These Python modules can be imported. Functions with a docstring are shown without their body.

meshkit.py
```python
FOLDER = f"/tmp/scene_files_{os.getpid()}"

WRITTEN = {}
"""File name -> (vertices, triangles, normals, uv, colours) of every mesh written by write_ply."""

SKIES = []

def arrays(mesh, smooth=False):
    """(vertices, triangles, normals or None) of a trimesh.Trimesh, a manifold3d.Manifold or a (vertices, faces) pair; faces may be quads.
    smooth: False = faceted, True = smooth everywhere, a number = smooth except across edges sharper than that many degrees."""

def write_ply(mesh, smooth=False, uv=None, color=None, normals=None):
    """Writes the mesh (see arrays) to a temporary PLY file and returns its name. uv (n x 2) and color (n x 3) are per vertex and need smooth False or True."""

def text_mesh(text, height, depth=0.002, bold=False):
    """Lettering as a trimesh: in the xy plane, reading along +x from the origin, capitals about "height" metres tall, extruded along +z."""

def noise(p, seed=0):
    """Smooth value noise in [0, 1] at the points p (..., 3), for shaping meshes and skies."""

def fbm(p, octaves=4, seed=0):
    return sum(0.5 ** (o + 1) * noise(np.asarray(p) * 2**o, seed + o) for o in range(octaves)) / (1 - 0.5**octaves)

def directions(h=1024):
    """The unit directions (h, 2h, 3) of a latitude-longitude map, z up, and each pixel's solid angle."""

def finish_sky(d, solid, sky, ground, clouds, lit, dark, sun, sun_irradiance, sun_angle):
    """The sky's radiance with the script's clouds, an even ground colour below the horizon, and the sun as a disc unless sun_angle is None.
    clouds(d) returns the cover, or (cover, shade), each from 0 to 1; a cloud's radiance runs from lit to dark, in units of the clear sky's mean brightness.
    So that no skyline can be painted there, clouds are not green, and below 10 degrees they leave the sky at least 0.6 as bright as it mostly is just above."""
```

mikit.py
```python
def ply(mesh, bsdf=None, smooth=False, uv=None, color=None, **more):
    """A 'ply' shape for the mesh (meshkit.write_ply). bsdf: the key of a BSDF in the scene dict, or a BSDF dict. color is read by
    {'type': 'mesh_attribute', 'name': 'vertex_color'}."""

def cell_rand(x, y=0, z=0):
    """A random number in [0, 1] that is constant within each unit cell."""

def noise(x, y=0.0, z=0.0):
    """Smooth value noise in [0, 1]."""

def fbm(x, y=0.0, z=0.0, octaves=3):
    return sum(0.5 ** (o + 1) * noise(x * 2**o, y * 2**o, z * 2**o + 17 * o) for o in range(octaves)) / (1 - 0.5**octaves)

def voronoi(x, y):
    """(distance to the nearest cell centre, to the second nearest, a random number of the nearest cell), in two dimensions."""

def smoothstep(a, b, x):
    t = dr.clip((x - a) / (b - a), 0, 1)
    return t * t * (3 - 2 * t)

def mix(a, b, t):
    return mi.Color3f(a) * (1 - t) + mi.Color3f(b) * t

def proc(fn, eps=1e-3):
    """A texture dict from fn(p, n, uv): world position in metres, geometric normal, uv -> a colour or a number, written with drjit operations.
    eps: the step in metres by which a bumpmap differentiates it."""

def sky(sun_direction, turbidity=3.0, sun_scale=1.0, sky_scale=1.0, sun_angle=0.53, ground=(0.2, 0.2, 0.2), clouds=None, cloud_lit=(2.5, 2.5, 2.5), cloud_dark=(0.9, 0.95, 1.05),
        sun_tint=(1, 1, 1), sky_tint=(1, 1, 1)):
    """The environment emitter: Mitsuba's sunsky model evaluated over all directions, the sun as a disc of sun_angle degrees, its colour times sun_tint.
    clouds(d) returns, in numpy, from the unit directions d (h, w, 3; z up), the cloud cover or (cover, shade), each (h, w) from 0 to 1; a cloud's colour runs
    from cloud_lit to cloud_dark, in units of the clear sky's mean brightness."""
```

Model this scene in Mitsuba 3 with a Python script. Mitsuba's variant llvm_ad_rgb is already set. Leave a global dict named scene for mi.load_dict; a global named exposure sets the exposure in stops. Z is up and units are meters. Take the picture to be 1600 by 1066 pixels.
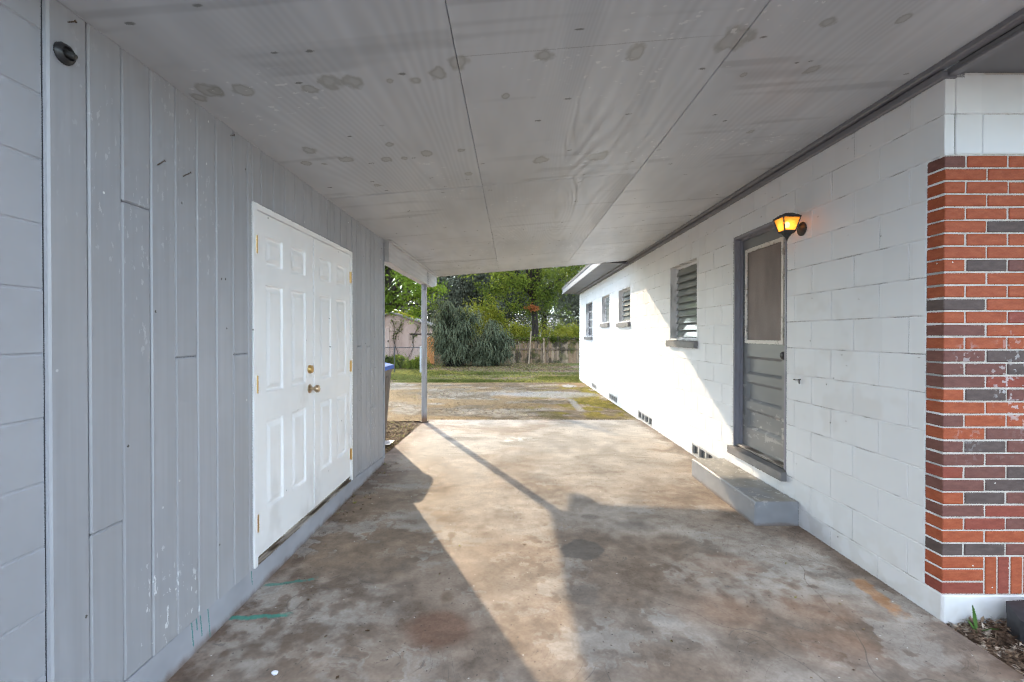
import math
import numpy as np
import drjit as dr
import trimesh
import shapely
from shapely.geometry import Polygon, box as sbox
import mitsuba as mi
import mikit
import meshkit
from mikit import proc, noise, fbm, cell_rand, smoothstep, mix, voronoi

T = mi.ScalarTransform4f
scene, labels = {}, {}

# ------------------------------------------------------------------ camera, sky, exposure
EYE = 1.46
PITCH = math.radians(0.42)
scene['camera'] = {
    'type': 'perspective', 'fov': 2 * math.degrees(math.atan(800 / 711)), 'fov_axis': 'x',
    'principal_point_offset_y': 5.5 / 1066,
    'near_clip': 0.05, 'far_clip': 2000.0,
    'to_world': T().look_at(origin=[0, 0, EYE], target=[0, math.cos(PITCH), EYE - math.sin(PITCH)], up=[0, 0, 1]),
}
SUN = np.array([-0.425, 0.895, 0.49])


def clouds(d):  # cloud cover added to brighten and whiten the sky's fill light
    q = d[..., :2] / np.maximum(d[..., 2:], 0.08)
    c = meshkit.fbm(np.concatenate([q * 0.9, 0 * q[..., :1] + 3.0], -1), 5, 2)
    return np.clip((c - 0.46) / 0.16, 0, 1) * 0.85, np.clip((c - 0.6) / 0.3, 0, 0.4)


scene['sky'] = mikit.sky(SUN, turbidity=3, sky_scale=2.4, sun_scale=0.40, sun_angle=0.53, ground=(0.25, 0.24, 0.22), sun_tint=(0.94, 0.98, 1.06),
                         sky_tint=(0.98, 1.0, 1.03), clouds=clouds, cloud_lit=(2.1, 2.08, 2.05), cloud_dark=(1.2, 1.22, 1.28))
exposure = 3.6

# ------------------------------------------------------------------ helpers
rng = np.random.default_rng(7)
ROOF_S = 0.0826


def numbered(base):
    if base not in scene:
        return base
    k = 1
    while f'{base}_{k:03d}' in scene:
        k += 1
    return f'{base}_{k:03d}'


_count = {}


def nkey(base):
    """a fresh numbered key (fast, for parts made in loops)"""
    n = _count.get(base, 0)
    _count[base] = n + 1
    return base if n == 0 else f'{base}_{n:03d}'


def add(key, mesh, bsdf, smooth=False, fresh=True, **more):
    if fresh:
        key = nkey(key)
    scene[key] = mikit.ply(mesh, bsdf, smooth=smooth, **more)
    return key


def lab(key, label, category=None, group=None, kind=None):
    d = {'label': label}
    if category:
        d['category'] = category
    if group:
        d['group'] = group
    if kind:
        d['kind'] = kind
    labels[key] = d


def cat(*ms):
    return trimesh.util.concatenate([m for m in ms])


def B(x0, x1, y0, y1, z0, z1, c=0.0):
    """box, chamfered by c"""
    if c <= 0:
        m = trimesh.creation.box(extents=[x1 - x0, y1 - y0, z1 - z0])
        m.apply_translation([(x0 + x1) / 2, (y0 + y1) / 2, (z0 + z1) / 2])
        return m
    c = min(c, 0.45 * min(x1 - x0, y1 - y0, z1 - z0))
    lo, hi = np.array([x0, y0, z0]), np.array([x1, y1, z1])
    pts = []
    for s in np.ndindex(2, 2, 2):
        corner = np.where(np.array(s) == 1, hi, lo)
        d = np.where(np.array(s) == 1, -1, 1) * c
        for a in range(3):
            q = corner + d
            q[a] = corner[a]
            pts.append(q)
    return hull(np.array(pts))


def hull(pts):
    return trimesh.convex.convex_hull(np.asarray(pts, float))


def tube(points, radii, sides=8, caps=True):
    p = np.asarray(points, float)
    r = np.broadcast_to(np.asarray(radii, float), (len(p),))
    t = np.gradient(p, axis=0)
    t /= np.linalg.norm(t, axis=1, keepdims=True) + 1e-12
    ref = np.array([0, 0, 1.0]) if abs(t[:, 2]).mean() < 0.9 else np.array([1.0, 0, 0])
    a = np.cross(t, ref)
    a /= np.linalg.norm(a, axis=1, keepdims=True) + 1e-12
    b = np.cross(t, a)
    ang = np.arange(sides) * 2 * np.pi / sides
    v = p[:, None] + r[:, None, None] * (np.cos(ang)[None, :, None] * a[:, None] + np.sin(ang)[None, :, None] * b[:, None])
    n = len(p)
    i, j = np.meshgrid(np.arange(n - 1), np.arange(sides), indexing='ij')
    q = np.stack([i * sides + j, (i + 1) * sides + j, (i + 1) * sides + (j + 1) % sides, i * sides + (j + 1) % sides], -1).reshape(-1, 4)
    f = np.vstack([q[:, [0, 1, 2]], q[:, [0, 2, 3]]])
    v = v.reshape(-1, 3)
    if caps:
        k = len(v)
        v = np.vstack([v, p[:1], p[-1:]])
        jj = np.arange(sides)
        f = np.vstack([f, np.stack([np.full(sides, k), jj, (jj + 1) % sides], 1),
                       np.stack([np.full(sides, k + 1), (n - 1) * sides + (jj + 1) % sides, (n - 1) * sides + jj], 1)])
    m = trimesh.Trimesh(v, f, process=False)
    return m


def cyl(p0, p1, r, sides=16):
    return tube([p0, p1], [r, r], sides)


def lathe(profile, axis_p, axis_d, sides=24):
    """profile [(radius, distance along axis)]"""
    d = np.asarray(axis_d, float)
    d /= np.linalg.norm(d)
    p = np.asarray(axis_p, float)[None] + np.array([h for _, h in profile])[:, None] * d
    ref = np.array([0, 0, 1.0]) if abs(d[2]) < 0.9 else np.array([1.0, 0, 0])
    a = np.cross(d, ref)
    a /= np.linalg.norm(a)
    b = np.cross(d, a)
    r = np.array([q for q, _ in profile])
    ang = np.arange(sides) * 2 * np.pi / sides
    v = p[:, None] + r[:, None, None] * (np.cos(ang)[None, :, None] * a + np.sin(ang)[None, :, None] * b)
    n = len(p)
    i, j = np.meshgrid(np.arange(n - 1), np.arange(sides), indexing='ij')
    q = np.stack([i * sides + j, i * sides + (j + 1) % sides, (i + 1) * sides + (j + 1) % sides, (i + 1) * sides + j], -1).reshape(-1, 4)
    return trimesh.Trimesh(v.reshape(-1, 3), np.vstack([q[:, [0, 1, 2]], q[:, [0, 2, 3]]]), process=False)


def yz_extrude(poly, x0, x1):
    """shapely polygon in (y, z), extruded from x0 to x1"""
    polys = list(poly.geoms) if hasattr(poly, 'geoms') else [poly]
    ms = []
    for g in polys:
        m = trimesh.creation.extrude_polygon(g, x1 - x0, engine='earcut')
        v = m.vertices.copy()
        m.vertices = np.stack([v[:, 2] + x0, v[:, 0], v[:, 1]], 1)
        ms.append(m)
    return cat(*ms)


def xy_extrude(poly, z0, z1):
    m = trimesh.creation.extrude_polygon(poly, z1 - z0, engine='earcut')
    m.apply_translation([0, 0, z0])
    return m


def grid_sheet(x0, x1, y0, y1, nx, ny, zfn):
    x, y = np.meshgrid(np.linspace(x0, x1, nx), np.linspace(y0, y1, ny), indexing='ij')
    z = zfn(x, y)
    v = np.stack([x, y, z], -1).reshape(-1, 3)
    i, j = np.meshgrid(np.arange(nx - 1), np.arange(ny - 1), indexing='ij')
    q = np.stack([i * ny + j, (i + 1) * ny + j, (i + 1) * ny + j + 1, i * ny + j + 1], -1).reshape(-1, 4)
    return trimesh.Trimesh(v, np.vstack([q[:, [0, 1, 2]], q[:, [0, 2, 3]]]), process=False)


def slope(m):
    """shear a level piece onto the carport's roof pitch"""
    v = m.vertices.copy()
    v[:, 2] += ROOF_S * v[:, 0]
    m.vertices = v
    return m


def rings_panel(rects, sgn, xs, ax='yz'):
    """nested rectangles (y0,y1,z0,z1) at depths xs joined by strips, the last one closed; faces look along sgn * x"""
    v, f = [], []
    for (y0, y1, z0, z1), x in zip(rects, xs):
        v += [[x, y0, z0], [x, y1, z0], [x, y1, z1], [x, y0, z1]]
    n = len(rects)
    for k in range(n - 1):
        for j in range(4):
            a, b = 4 * k + j, 4 * k + (j + 1) % 4
            c, d = b + 4, a + 4
            f += [[a, b, c], [a, c, d]]
    k = 4 * (n - 1)
    f += [[k, k + 1, k + 2], [k, k + 2, k + 3]]
    f = np.array(f)
    if sgn < 0:
        f = f[:, ::-1]
    return trimesh.Trimesh(np.array(v, float), f, process=False)


# ------------------------------------------------------------------ materials
def two(b):
    return {'type': 'twosided', 'bsdf': b}


def prin(color, rough=0.5, spec=0.5, bump=None, bscale=0.001, **kw):
    col = color if isinstance(color, dict) else {'type': 'rgb', 'value': list(color)}
    b = {'type': 'principled', 'base_color': col, 'roughness': rough, 'specular': spec, **kw}
    if bump is not None:
        b = {'type': 'bumpmap', 'arbitrary': bump, 'scale': bscale, 'bsdf': b}
    return two(b)


def C(*a):
    return mi.Color3f(*a)


def spot(p, x, y, r, ex=1.0, soft=0.35, ragged=0.35, f=6.0):
    """soft ragged blot on the floor plane, 0..1"""
    d = dr.sqrt(dr.square((p.x - x) / ex) + dr.square(p.y - y)) / r
    d = d + ragged * (fbm(p.x * f, p.y * f, 3.3) - 0.5) * 2
    return 1 - smoothstep(1 - soft, 1 + soft, d)


def streak(p, x0, y0, x1, y1, w, f=9.0):
    dx, dy = x1 - x0, y1 - y0
    L = math.hypot(dx, dy)
    yy = p.y + 0.05 * (fbm(p.x * f, 1.7, 0.2) - 0.5)
    t = ((p.x - x0) * dx + (yy - y0) * dy) / L
    n = dr.abs((p.x - x0) * dy - (yy - y0) * dx) / L
    n = n + w * 0.9 * (fbm(p.x * 30, p.y * 30, 0.0) - 0.5)
    return (1 - smoothstep(w * 0.55, w, n)) * smoothstep(-0.02, 0.02, t) * (1 - smoothstep(L * 0.7, L, t + 0.15 * (fbm(p.x * 40, p.y * 40, 5.0) - .5)))


def floor_col(p, n, uv):
    wx = p.x + 0.25 * (fbm(p.x * 2.1, p.y * 2.1, 1.0) - 0.5)
    wy = p.y + 0.25 * (fbm(p.x * 2.1, p.y * 2.1, 9.0) - 0.5)
    big = fbm(wx * 0.9, wy * 0.9, 0.3, 4)
    mid = fbm(wx * 3.3 + 5, wy * 3.3, 2.0, 4)
    fine = fbm(p.x * 16, p.y * 16, 4.0, 4)
    grain = fbm(p.x * 90, p.y * 90, 6.0, 2)
    near = 1 - smoothstep(3.6, 6.0, p.y + 0.8 * (big - 0.5))       # the traffic end is more worn and stained
    pale = mix(C(0.285, 0.26, 0.23), C(0.405, 0.374, 0.336), smoothstep(0.3, 0.7, mid))
    worn = mix(C(0.185, 0.143, 0.112), C(0.365, 0.31, 0.262), smoothstep(0.26, 0.74, 0.55 * mid + 0.45 * fine))
    c = mix(pale, worn, near * smoothstep(0.2, 0.55, big + 0.25) * 0.85)
    # brown tannin film
    film = smoothstep(0.44, 0.72, fbm(wx * 1.3 + 3, wy * 1.3 + 8, 7.0, 4))
    c = mix(c, c * C(0.72, 0.61, 0.52), film * 0.7)
    fb = (1 - smoothstep(-1.0, 0.1, p.x + 0.7 * (mid - 0.5))) * smoothstep(2.55, 3.0, p.y + 0.5 * (fine - .5)) * (1 - smoothstep(4.9, 5.6, p.y))
    c = mix(c, C(0.215, 0.15, 0.10) * (0.7 + 0.6 * fine), fb * 0.8)
    re = (1 - smoothstep(-1.5, -0.75, p.x + 0.3 * (fine - 0.5))) * smoothstep(4.2, 4.8, p.y)
    c = mix(c, C(0.11, 0.06, 0.045), re * 0.6 * smoothstep(0.35, 0.6, mid))
    # dirt ground into the joint with both walls
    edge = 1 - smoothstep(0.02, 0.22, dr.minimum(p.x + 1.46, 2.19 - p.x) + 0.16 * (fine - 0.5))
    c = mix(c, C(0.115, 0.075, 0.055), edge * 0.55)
    # scoured pale swirls
    sw = smoothstep(0.55, 0.75, fbm(wx * 5 + 2 * fine, wy * 5, 3.0, 4)) * near
    c = mix(c, C(0.42, 0.395, 0.36), sw * 0.45)
    pl = dr.maximum(spot(p, -1.18, 2.35, 0.36, 1.3, 0.6, 0.6), spot(p, 1.55, 2.75, 0.33, 1.2, 0.6, 0.6)) * smoothstep(0.3, 0.72, fine)
    c = mix(c, C(0.42, 0.395, 0.36), pl * 0.5)
    # oil and rust marks
    c = mix(c, C(0.10, 0.088, 0.078) * (0.8 + 0.4 * fine), spot(p, 0.484, 3.07, 0.145, 1.0, 0.12, 0.45, 9.0) * 0.78)
    c = mix(c, C(0.14, 0.12, 0.105), spot(p, 0.376, 2.545, 0.105, 1.15, 0.25, 0.45, 9.0) * 0.6)
    c = mix(c, C(0.165, 0.085, 0.055), spot(p, -0.36, 2.24, 0.15, 1.1, 0.35, 0.5, 7.0) * 0.75)
    c = mix(c, C(0.15, 0.10, 0.06), spot(p, -0.36, 2.52, 0.06, 0.6, 0.4, 0.5) * 0.6)
    c = mix(c, C(0.10, 0.085, 0.075), spot(p, 0.62, 3.63, 0.05, 1.6, 0.4) * 0.5)
    c = mix(c, C(0.12, 0.10, 0.09), spot(p, 0.95, 3.45, 0.09, 1.5, 0.5, 0.5) * 0.5)
    c = mix(c, C(0.13, 0.115, 0.10), spot(p, -0.65, 6.35, 0.12, 3.0, 0.5, 0.5) * 0.6)
    rust = dr.maximum(dr.maximum(spot(p, 1.36, 2.88, 0.13, 1.1, 0.6, 0.6), spot(p, 1.10, 2.40, 0.13, 1.6, 0.6, 0.6)),
                      dr.maximum(spot(p, 1.62, 2.40, 0.11, 1.7, 0.6, 0.6), spot(p, 1.55, 2.12, 0.13, 1.5, 0.6, 0.6)))
    c = mix(c, C(0.27, 0.135, 0.07), rust * 0.34)
    c = mix(c, C(0.42, 0.19, 0.06), streak(p, 2.05, 2.70, 2.02, 2.30, 0.055, 14.0) * 0.6)
    c = mix(c, C(0.05, 0.24, 0.19), streak(p, -1.46, 2.327, -1.13, 2.37, 0.022) * 0.85)
    c = mix(c, C(0.05, 0.22, 0.18), streak(p, -1.44, 2.63, -1.15, 2.72, 0.02) * 0.7)
    c = mix(c, C(0.52, 0.57, 0.55), spot(p, 0.0, 6.35, 0.17, 1.6, 0.5, 0.5) * smoothstep(0.4, 0.6, fine) * 0.6)
    # scrapes and tyre scuffs
    ang = fbm(p.x * 1.2, p.y * 1.2, 30.0, 2) * 9
    sx_, sy_ = p.x * dr.cos(ang) + p.y * dr.sin(ang), p.y * dr.cos(ang) - p.x * dr.sin(ang)
    scr = smoothstep(0.68, 0.78, fbm(sx_ * 4, sy_ * 40, 12.0, 3)) * smoothstep(0.48, 0.6, fbm(p.x * 1.6, p.y * 1.6, 31.0))
    c = mix(c, C(0.11, 0.10, 0.09), scr * near * 0.5)
    c = c * (0.74 + 0.52 * fbm(wx * 8, wy * 14, 40.0, 4))
    # fine speckle, pits and paint dots
    c = c * (0.86 + 0.28 * grain)
    pit = voronoi(p.x * 16, p.y * 16)
    c = mix(c, C(0.07, 0.06, 0.05), (1 - smoothstep(0.03, 0.09, pit[0])) * smoothstep(0.72, 0.8, pit[2]) * 0.8)
    dot = voronoi(p.x * 7 + 3.3, p.y * 7)
    c = mix(c, C(0.62, 0.60, 0.56), (1 - smoothstep(0.015, 0.035, dot[0])) * smoothstep(0.80, 0.86, dot[2]) * 0.9)
    # hairline cracks
    w = dr.abs(fbm(p.x * 0.7 + 4, p.y * 0.7, 0.0, 4) - 0.5)
    c = mix(c, C(0.10, 0.085, 0.07), (1 - smoothstep(0.0006, 0.0018, w)) * smoothstep(0.5, 0.62, fbm(p.x * 0.8, p.y * 0.8, 20.0)) * 0.55)
    return c


def floor_bump(p, n, uv):
    return fbm(p.x * 11, p.y * 11, 1.0, 4) * 0.6 + fbm(p.x * 70, p.y * 70, 1.0, 2) * 0.3


def floor_rough(p, n, uv):
    return 0.5 + 0.35 * fbm(p.x * 3, p.y * 3, 8.0)


scene['mat_floor'] = prin(proc(floor_col), proc(floor_rough), 0.35, proc(floor_bump, 2e-3), 0.006)


def pad_col(p, n, uv):
    wx = p.x + 0.5 * (fbm(p.x * 1.1, p.y * 1.1, 2.0) - 0.5)
    mid = fbm(wx * 1.4, p.y * 1.4, 0.0, 4)
    fine = fbm(p.x * 12, p.y * 12, 1.0, 3)
    grit = fbm(p.x * 70, p.y * 70, 2.0, 2)
    c = mix(C(0.22, 0.165, 0.10), C(0.46, 0.39, 0.30), smoothstep(0.3, 0.65, 0.6 * mid + 0.4 * fine))
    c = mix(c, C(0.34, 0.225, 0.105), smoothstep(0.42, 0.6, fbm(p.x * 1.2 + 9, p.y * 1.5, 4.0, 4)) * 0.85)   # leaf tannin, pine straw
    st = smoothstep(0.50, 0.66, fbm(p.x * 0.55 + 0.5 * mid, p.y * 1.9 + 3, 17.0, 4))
    c = mix(c, C(0.17, 0.12, 0.07) * (0.7 + 0.6 * fine), st * 0.75)                                                       # brown bands painted in to stand for dappled tree shade
    moss = smoothstep(0.0, 1.4, p.x + 1.8 * (mid - 0.5)) * (1 - smoothstep(12.3, 13.4, p.y)) * smoothstep(7.7, 8.4, p.y)
    mm = smoothstep(0.36, 0.50, fbm(p.x * 2.6, p.y * 2.0, 9.0, 4))
    c = mix(c, mix(C(0.13, 0.11, 0.015), C(0.34, 0.26, 0.025), fine), moss * mm * 0.92)
    cl = (1 - smoothstep(0.04, 0.10, dr.abs(p.x - 1.33 + 0.05 * (fine - .5)))) * smoothstep(8.6, 8.9, p.y) * (1 - smoothstep(10.2, 10.6, p.y))
    c = mix(c, C(0.42, 0.40, 0.36), cl * 0.75)
    pt = spot(p, 0.9, 11.2, 0.55, 2.2, 0.3, 0.5, 2.0)
    c = mix(c, C(0.44, 0.43, 0.41), pt * 0.7)
    c = mix(c, C(0.50, 0.49, 0.47), spot(p, 1.62, 13.0, 0.35, 0.6, 0.2, 0.4, 3.0) * 0.8)
    return c * (0.42 + 0.46 * grit)


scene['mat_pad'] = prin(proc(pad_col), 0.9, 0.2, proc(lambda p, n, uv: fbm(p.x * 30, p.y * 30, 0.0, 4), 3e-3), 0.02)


def soil_col(p, n, uv):
    a = fbm(p.x * 0.8, p.y * 0.8, 0.0, 4)
    b = fbm(p.x * 9, p.y * 9, 3.0, 4)
    c = mix(C(0.10, 0.07, 0.048), C(0.24, 0.18, 0.125), b)
    g = smoothstep(0.42, 0.62, fbm(p.x * 0.5, p.y * 0.9, 6.0, 4)) * smoothstep(13.0, 14.5, p.y)
    c = mix(c, mix(C(0.055, 0.075, 0.02), C(0.13, 0.14, 0.04), b), g * 0.8)
    far = smoothstep(40.0, 60.0, dr.abs(p.y))
    return mix(c, C(0.09, 0.11, 0.04), far)


scene['mat_soil'] = prin(proc(soil_col), 0.95, 0.1, proc(lambda p, n, uv: fbm(p.x * 14, p.y * 14, 0.0, 4), 5e-3), 0.05)
scene['mat_drive'] = prin(proc(lambda p, n, uv: mix(C(0.33, 0.30, 0.26), C(0.45, 0.42, 0.37), fbm(p.x * 2, p.y * 2, 0.0, 4)) * (0.8 + 0.4 * fbm(p.x * 40, p.y * 40, 0.0, 2))), 0.85, 0.2)
scene['mat_lawn'] = prin(proc(lambda p, n, uv: mix(C(0.07, 0.09, 0.03), C(0.16, 0.17, 0.06), fbm(p.x * 6, p.y * 6, 0.0, 4))), 0.95, 0.1)


def scuffs(p, a, b, f, lo, hi):
    return smoothstep(lo, hi, fbm(a * f, b * f, 3.0, 4)) * smoothstep(0.54, 0.66, fbm(a * 2.6, b * 2.6, 11.0, 3))


def plank_col(p, n, uv):
    idx = dr.floor((p.y - 1.437) / 0.1355)
    tone = cell_rand(idx, 3, dr.floor(p.x * 5))
    st = fbm(p.y * 60, p.z * 2.2, idx * 3.7, 3)
    big = fbm(p.y * 1.3, p.z * 1.3, 2.0, 3)
    c = C(0.315, 0.322, 0.345) * (0.92 + 0.10 * tone + 0.16 * (st - 0.5) + 0.16 * (big - 0.5))
    c = mix(c, C(0.315, 0.31, 0.31), smoothstep(0.55, 0.75, fbm(p.y * 2.0, p.z * 1.0, 8.0, 3)) * 0.35)
    low = 1 - smoothstep(0.5, 1.5, p.z)
    ch = scuffs(p, p.y + 3, p.z * 0.4, 75.0, 0.71, 0.78) * (0.35 + 0.65 * low)
    c = mix(c, C(0.60, 0.61, 0.62), ch * 0.85)
    dv = voronoi(p.y * 4.6, p.z * 4.6)
    c = mix(c, C(0.68, 0.68, 0.67), (1 - smoothstep(0.012, 0.028, dv[0])) * smoothstep(0.80, 0.86, dv[2]))
    dk = voronoi(p.y * 3.9 + 7, p.z * 3.1)
    c = mix(c, C(0.07, 0.065, 0.06), (1 - smoothstep(0.012, 0.024, dk[0])) * smoothstep(0.72, 0.78, dk[2]))
    return c


def plank_bump(p, n, uv):
    return fbm(p.y * 90, p.z * 3.0, 0.0, 3) * 0.7 + fbm(p.y * 14, p.z * 5.0, 4.0, 3) * 0.6


scene['mat_plank'] = prin(proc(plank_col), 0.42, 0.45, proc(plank_bump, 1.2e-3), 0.0016)


def curb_col(p, n, uv):
    c = C(0.30, 0.31, 0.34) * (0.86 + 0.3 * fbm(p.y * 7, p.z * 12, 1.0, 3))
    d = 1 - smoothstep(0.0, 0.05, p.z + 0.035 * (fbm(p.y * 22, p.z * 5, 2.0) - 0.3))
    c = mix(c, C(0.13, 0.085, 0.06), d * 0.75)
    # teal paint that ran down the curb
    cell = dr.floor(p.y / 0.026)
    inx = dr.abs(p.y - (cell + 0.5) * 0.026 - 0.012 * (cell_rand(cell, 1) - 0.5))
    band = dr.maximum(smoothstep(2.03, 2.06, p.y) * (1 - smoothstep(2.17, 2.2, p.y)), smoothstep(2.40, 2.43, p.y) * (1 - smoothstep(2.55, 2.57, p.y)))
    run = (1 - smoothstep(0.002, 0.0045, inx)) * smoothstep(0.35, 0.45, cell_rand(cell, 5)) * smoothstep(0.0, 0.01, p.z - 0.09 * cell_rand(cell, 7))
    return mix(c, C(0.055, 0.20, 0.19), run * band * 0.9)


scene['mat_curb'] = prin(proc(curb_col), 0.55, 0.4, proc(lambda p, n, uv: fbm(p.y * 20, p.z * 20, p.x * 20, 4), 2e-3), 0.004)


def block_grey_col(p, n, uv):
    c = C(0.315, 0.322, 0.345) * (0.92 + 0.16 * fbm(p.y * 2.5, p.z * 2.5, 1.0, 3))
    ch = scuffs(p, p.y + 1, p.z, 60.0, 0.58, 0.66) * smoothstep(1.1, 1.25, p.z) * (1 - smoothstep(1.6, 1.8, p.z))
    return mix(c, C(0.68, 0.68, 0.68), ch)


scene['mat_block_grey'] = prin(proc(block_grey_col), 0.42, 0.45, proc(lambda p, n, uv: fbm(p.y * 25, p.z * 25, 0.0, 4), 2e-3), 0.0035)

SPOTS = [(329, 142, .055), (340, 144, .035), (380, 142, .05), (313, 154, .035), (515, 131, .06), (555, 130, .05), (485, 141, .035), (610, 128, .02), (650, 127, .03), (682, 117, .045),
         (483, 236, .045), (544, 250, .05), (480, 256, .03), (508, 257, .022), (605, 249, .04), (632, 248, .025), (668, 241, .045), (609, 227, .03), (720, 236, .03), (733, 272, .03), (590, 290, .03),
         (850, 88, .05), (992, 84, .045), (1150, 60, .085), (716, 100, .05), (790, 152, .025), (1290, 38, .035), (1410, 30, .03), (1265, 110, .04), (1160, 118, .02), (1173, 206, .025), (935, 245, .08), (845, 250, .06)]


def spot_xy(px, py):
    # where the pixel's ray meets the ceiling: the marks' places on the boards
    X = Y = 0.0
    for _ in range(20):
        Z = 1.19 + ROOF_S * X
        Y = 711 * Z / (522 - py)
        X = (px - 800) / 711 * Y
    return X, Y


SPOT_W = [(*spot_xy(a, b), r) for a, b, r in SPOTS]


def grain_field(p):
    sheet = dr.floor((p.x + 0.235) / 1.22)
    row = dr.floor((p.y - 1.16) / 2.44)
    o = 7.3 * sheet + 13.1 * row
    u = p.x + 0.10 * (fbm(p.x * 2.0 + o, p.y * 0.8, 1.0, 3) - 0.5) * 0.6 + 0.30 * (fbm(p.x * 0.9 + o, p.y * 0.30 + o, 2.0, 2) - 0.5)
    h = fbm(u * 2.4 + o, p.y * 0.22, o, 2)
    return h + u * 0.75, o


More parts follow.
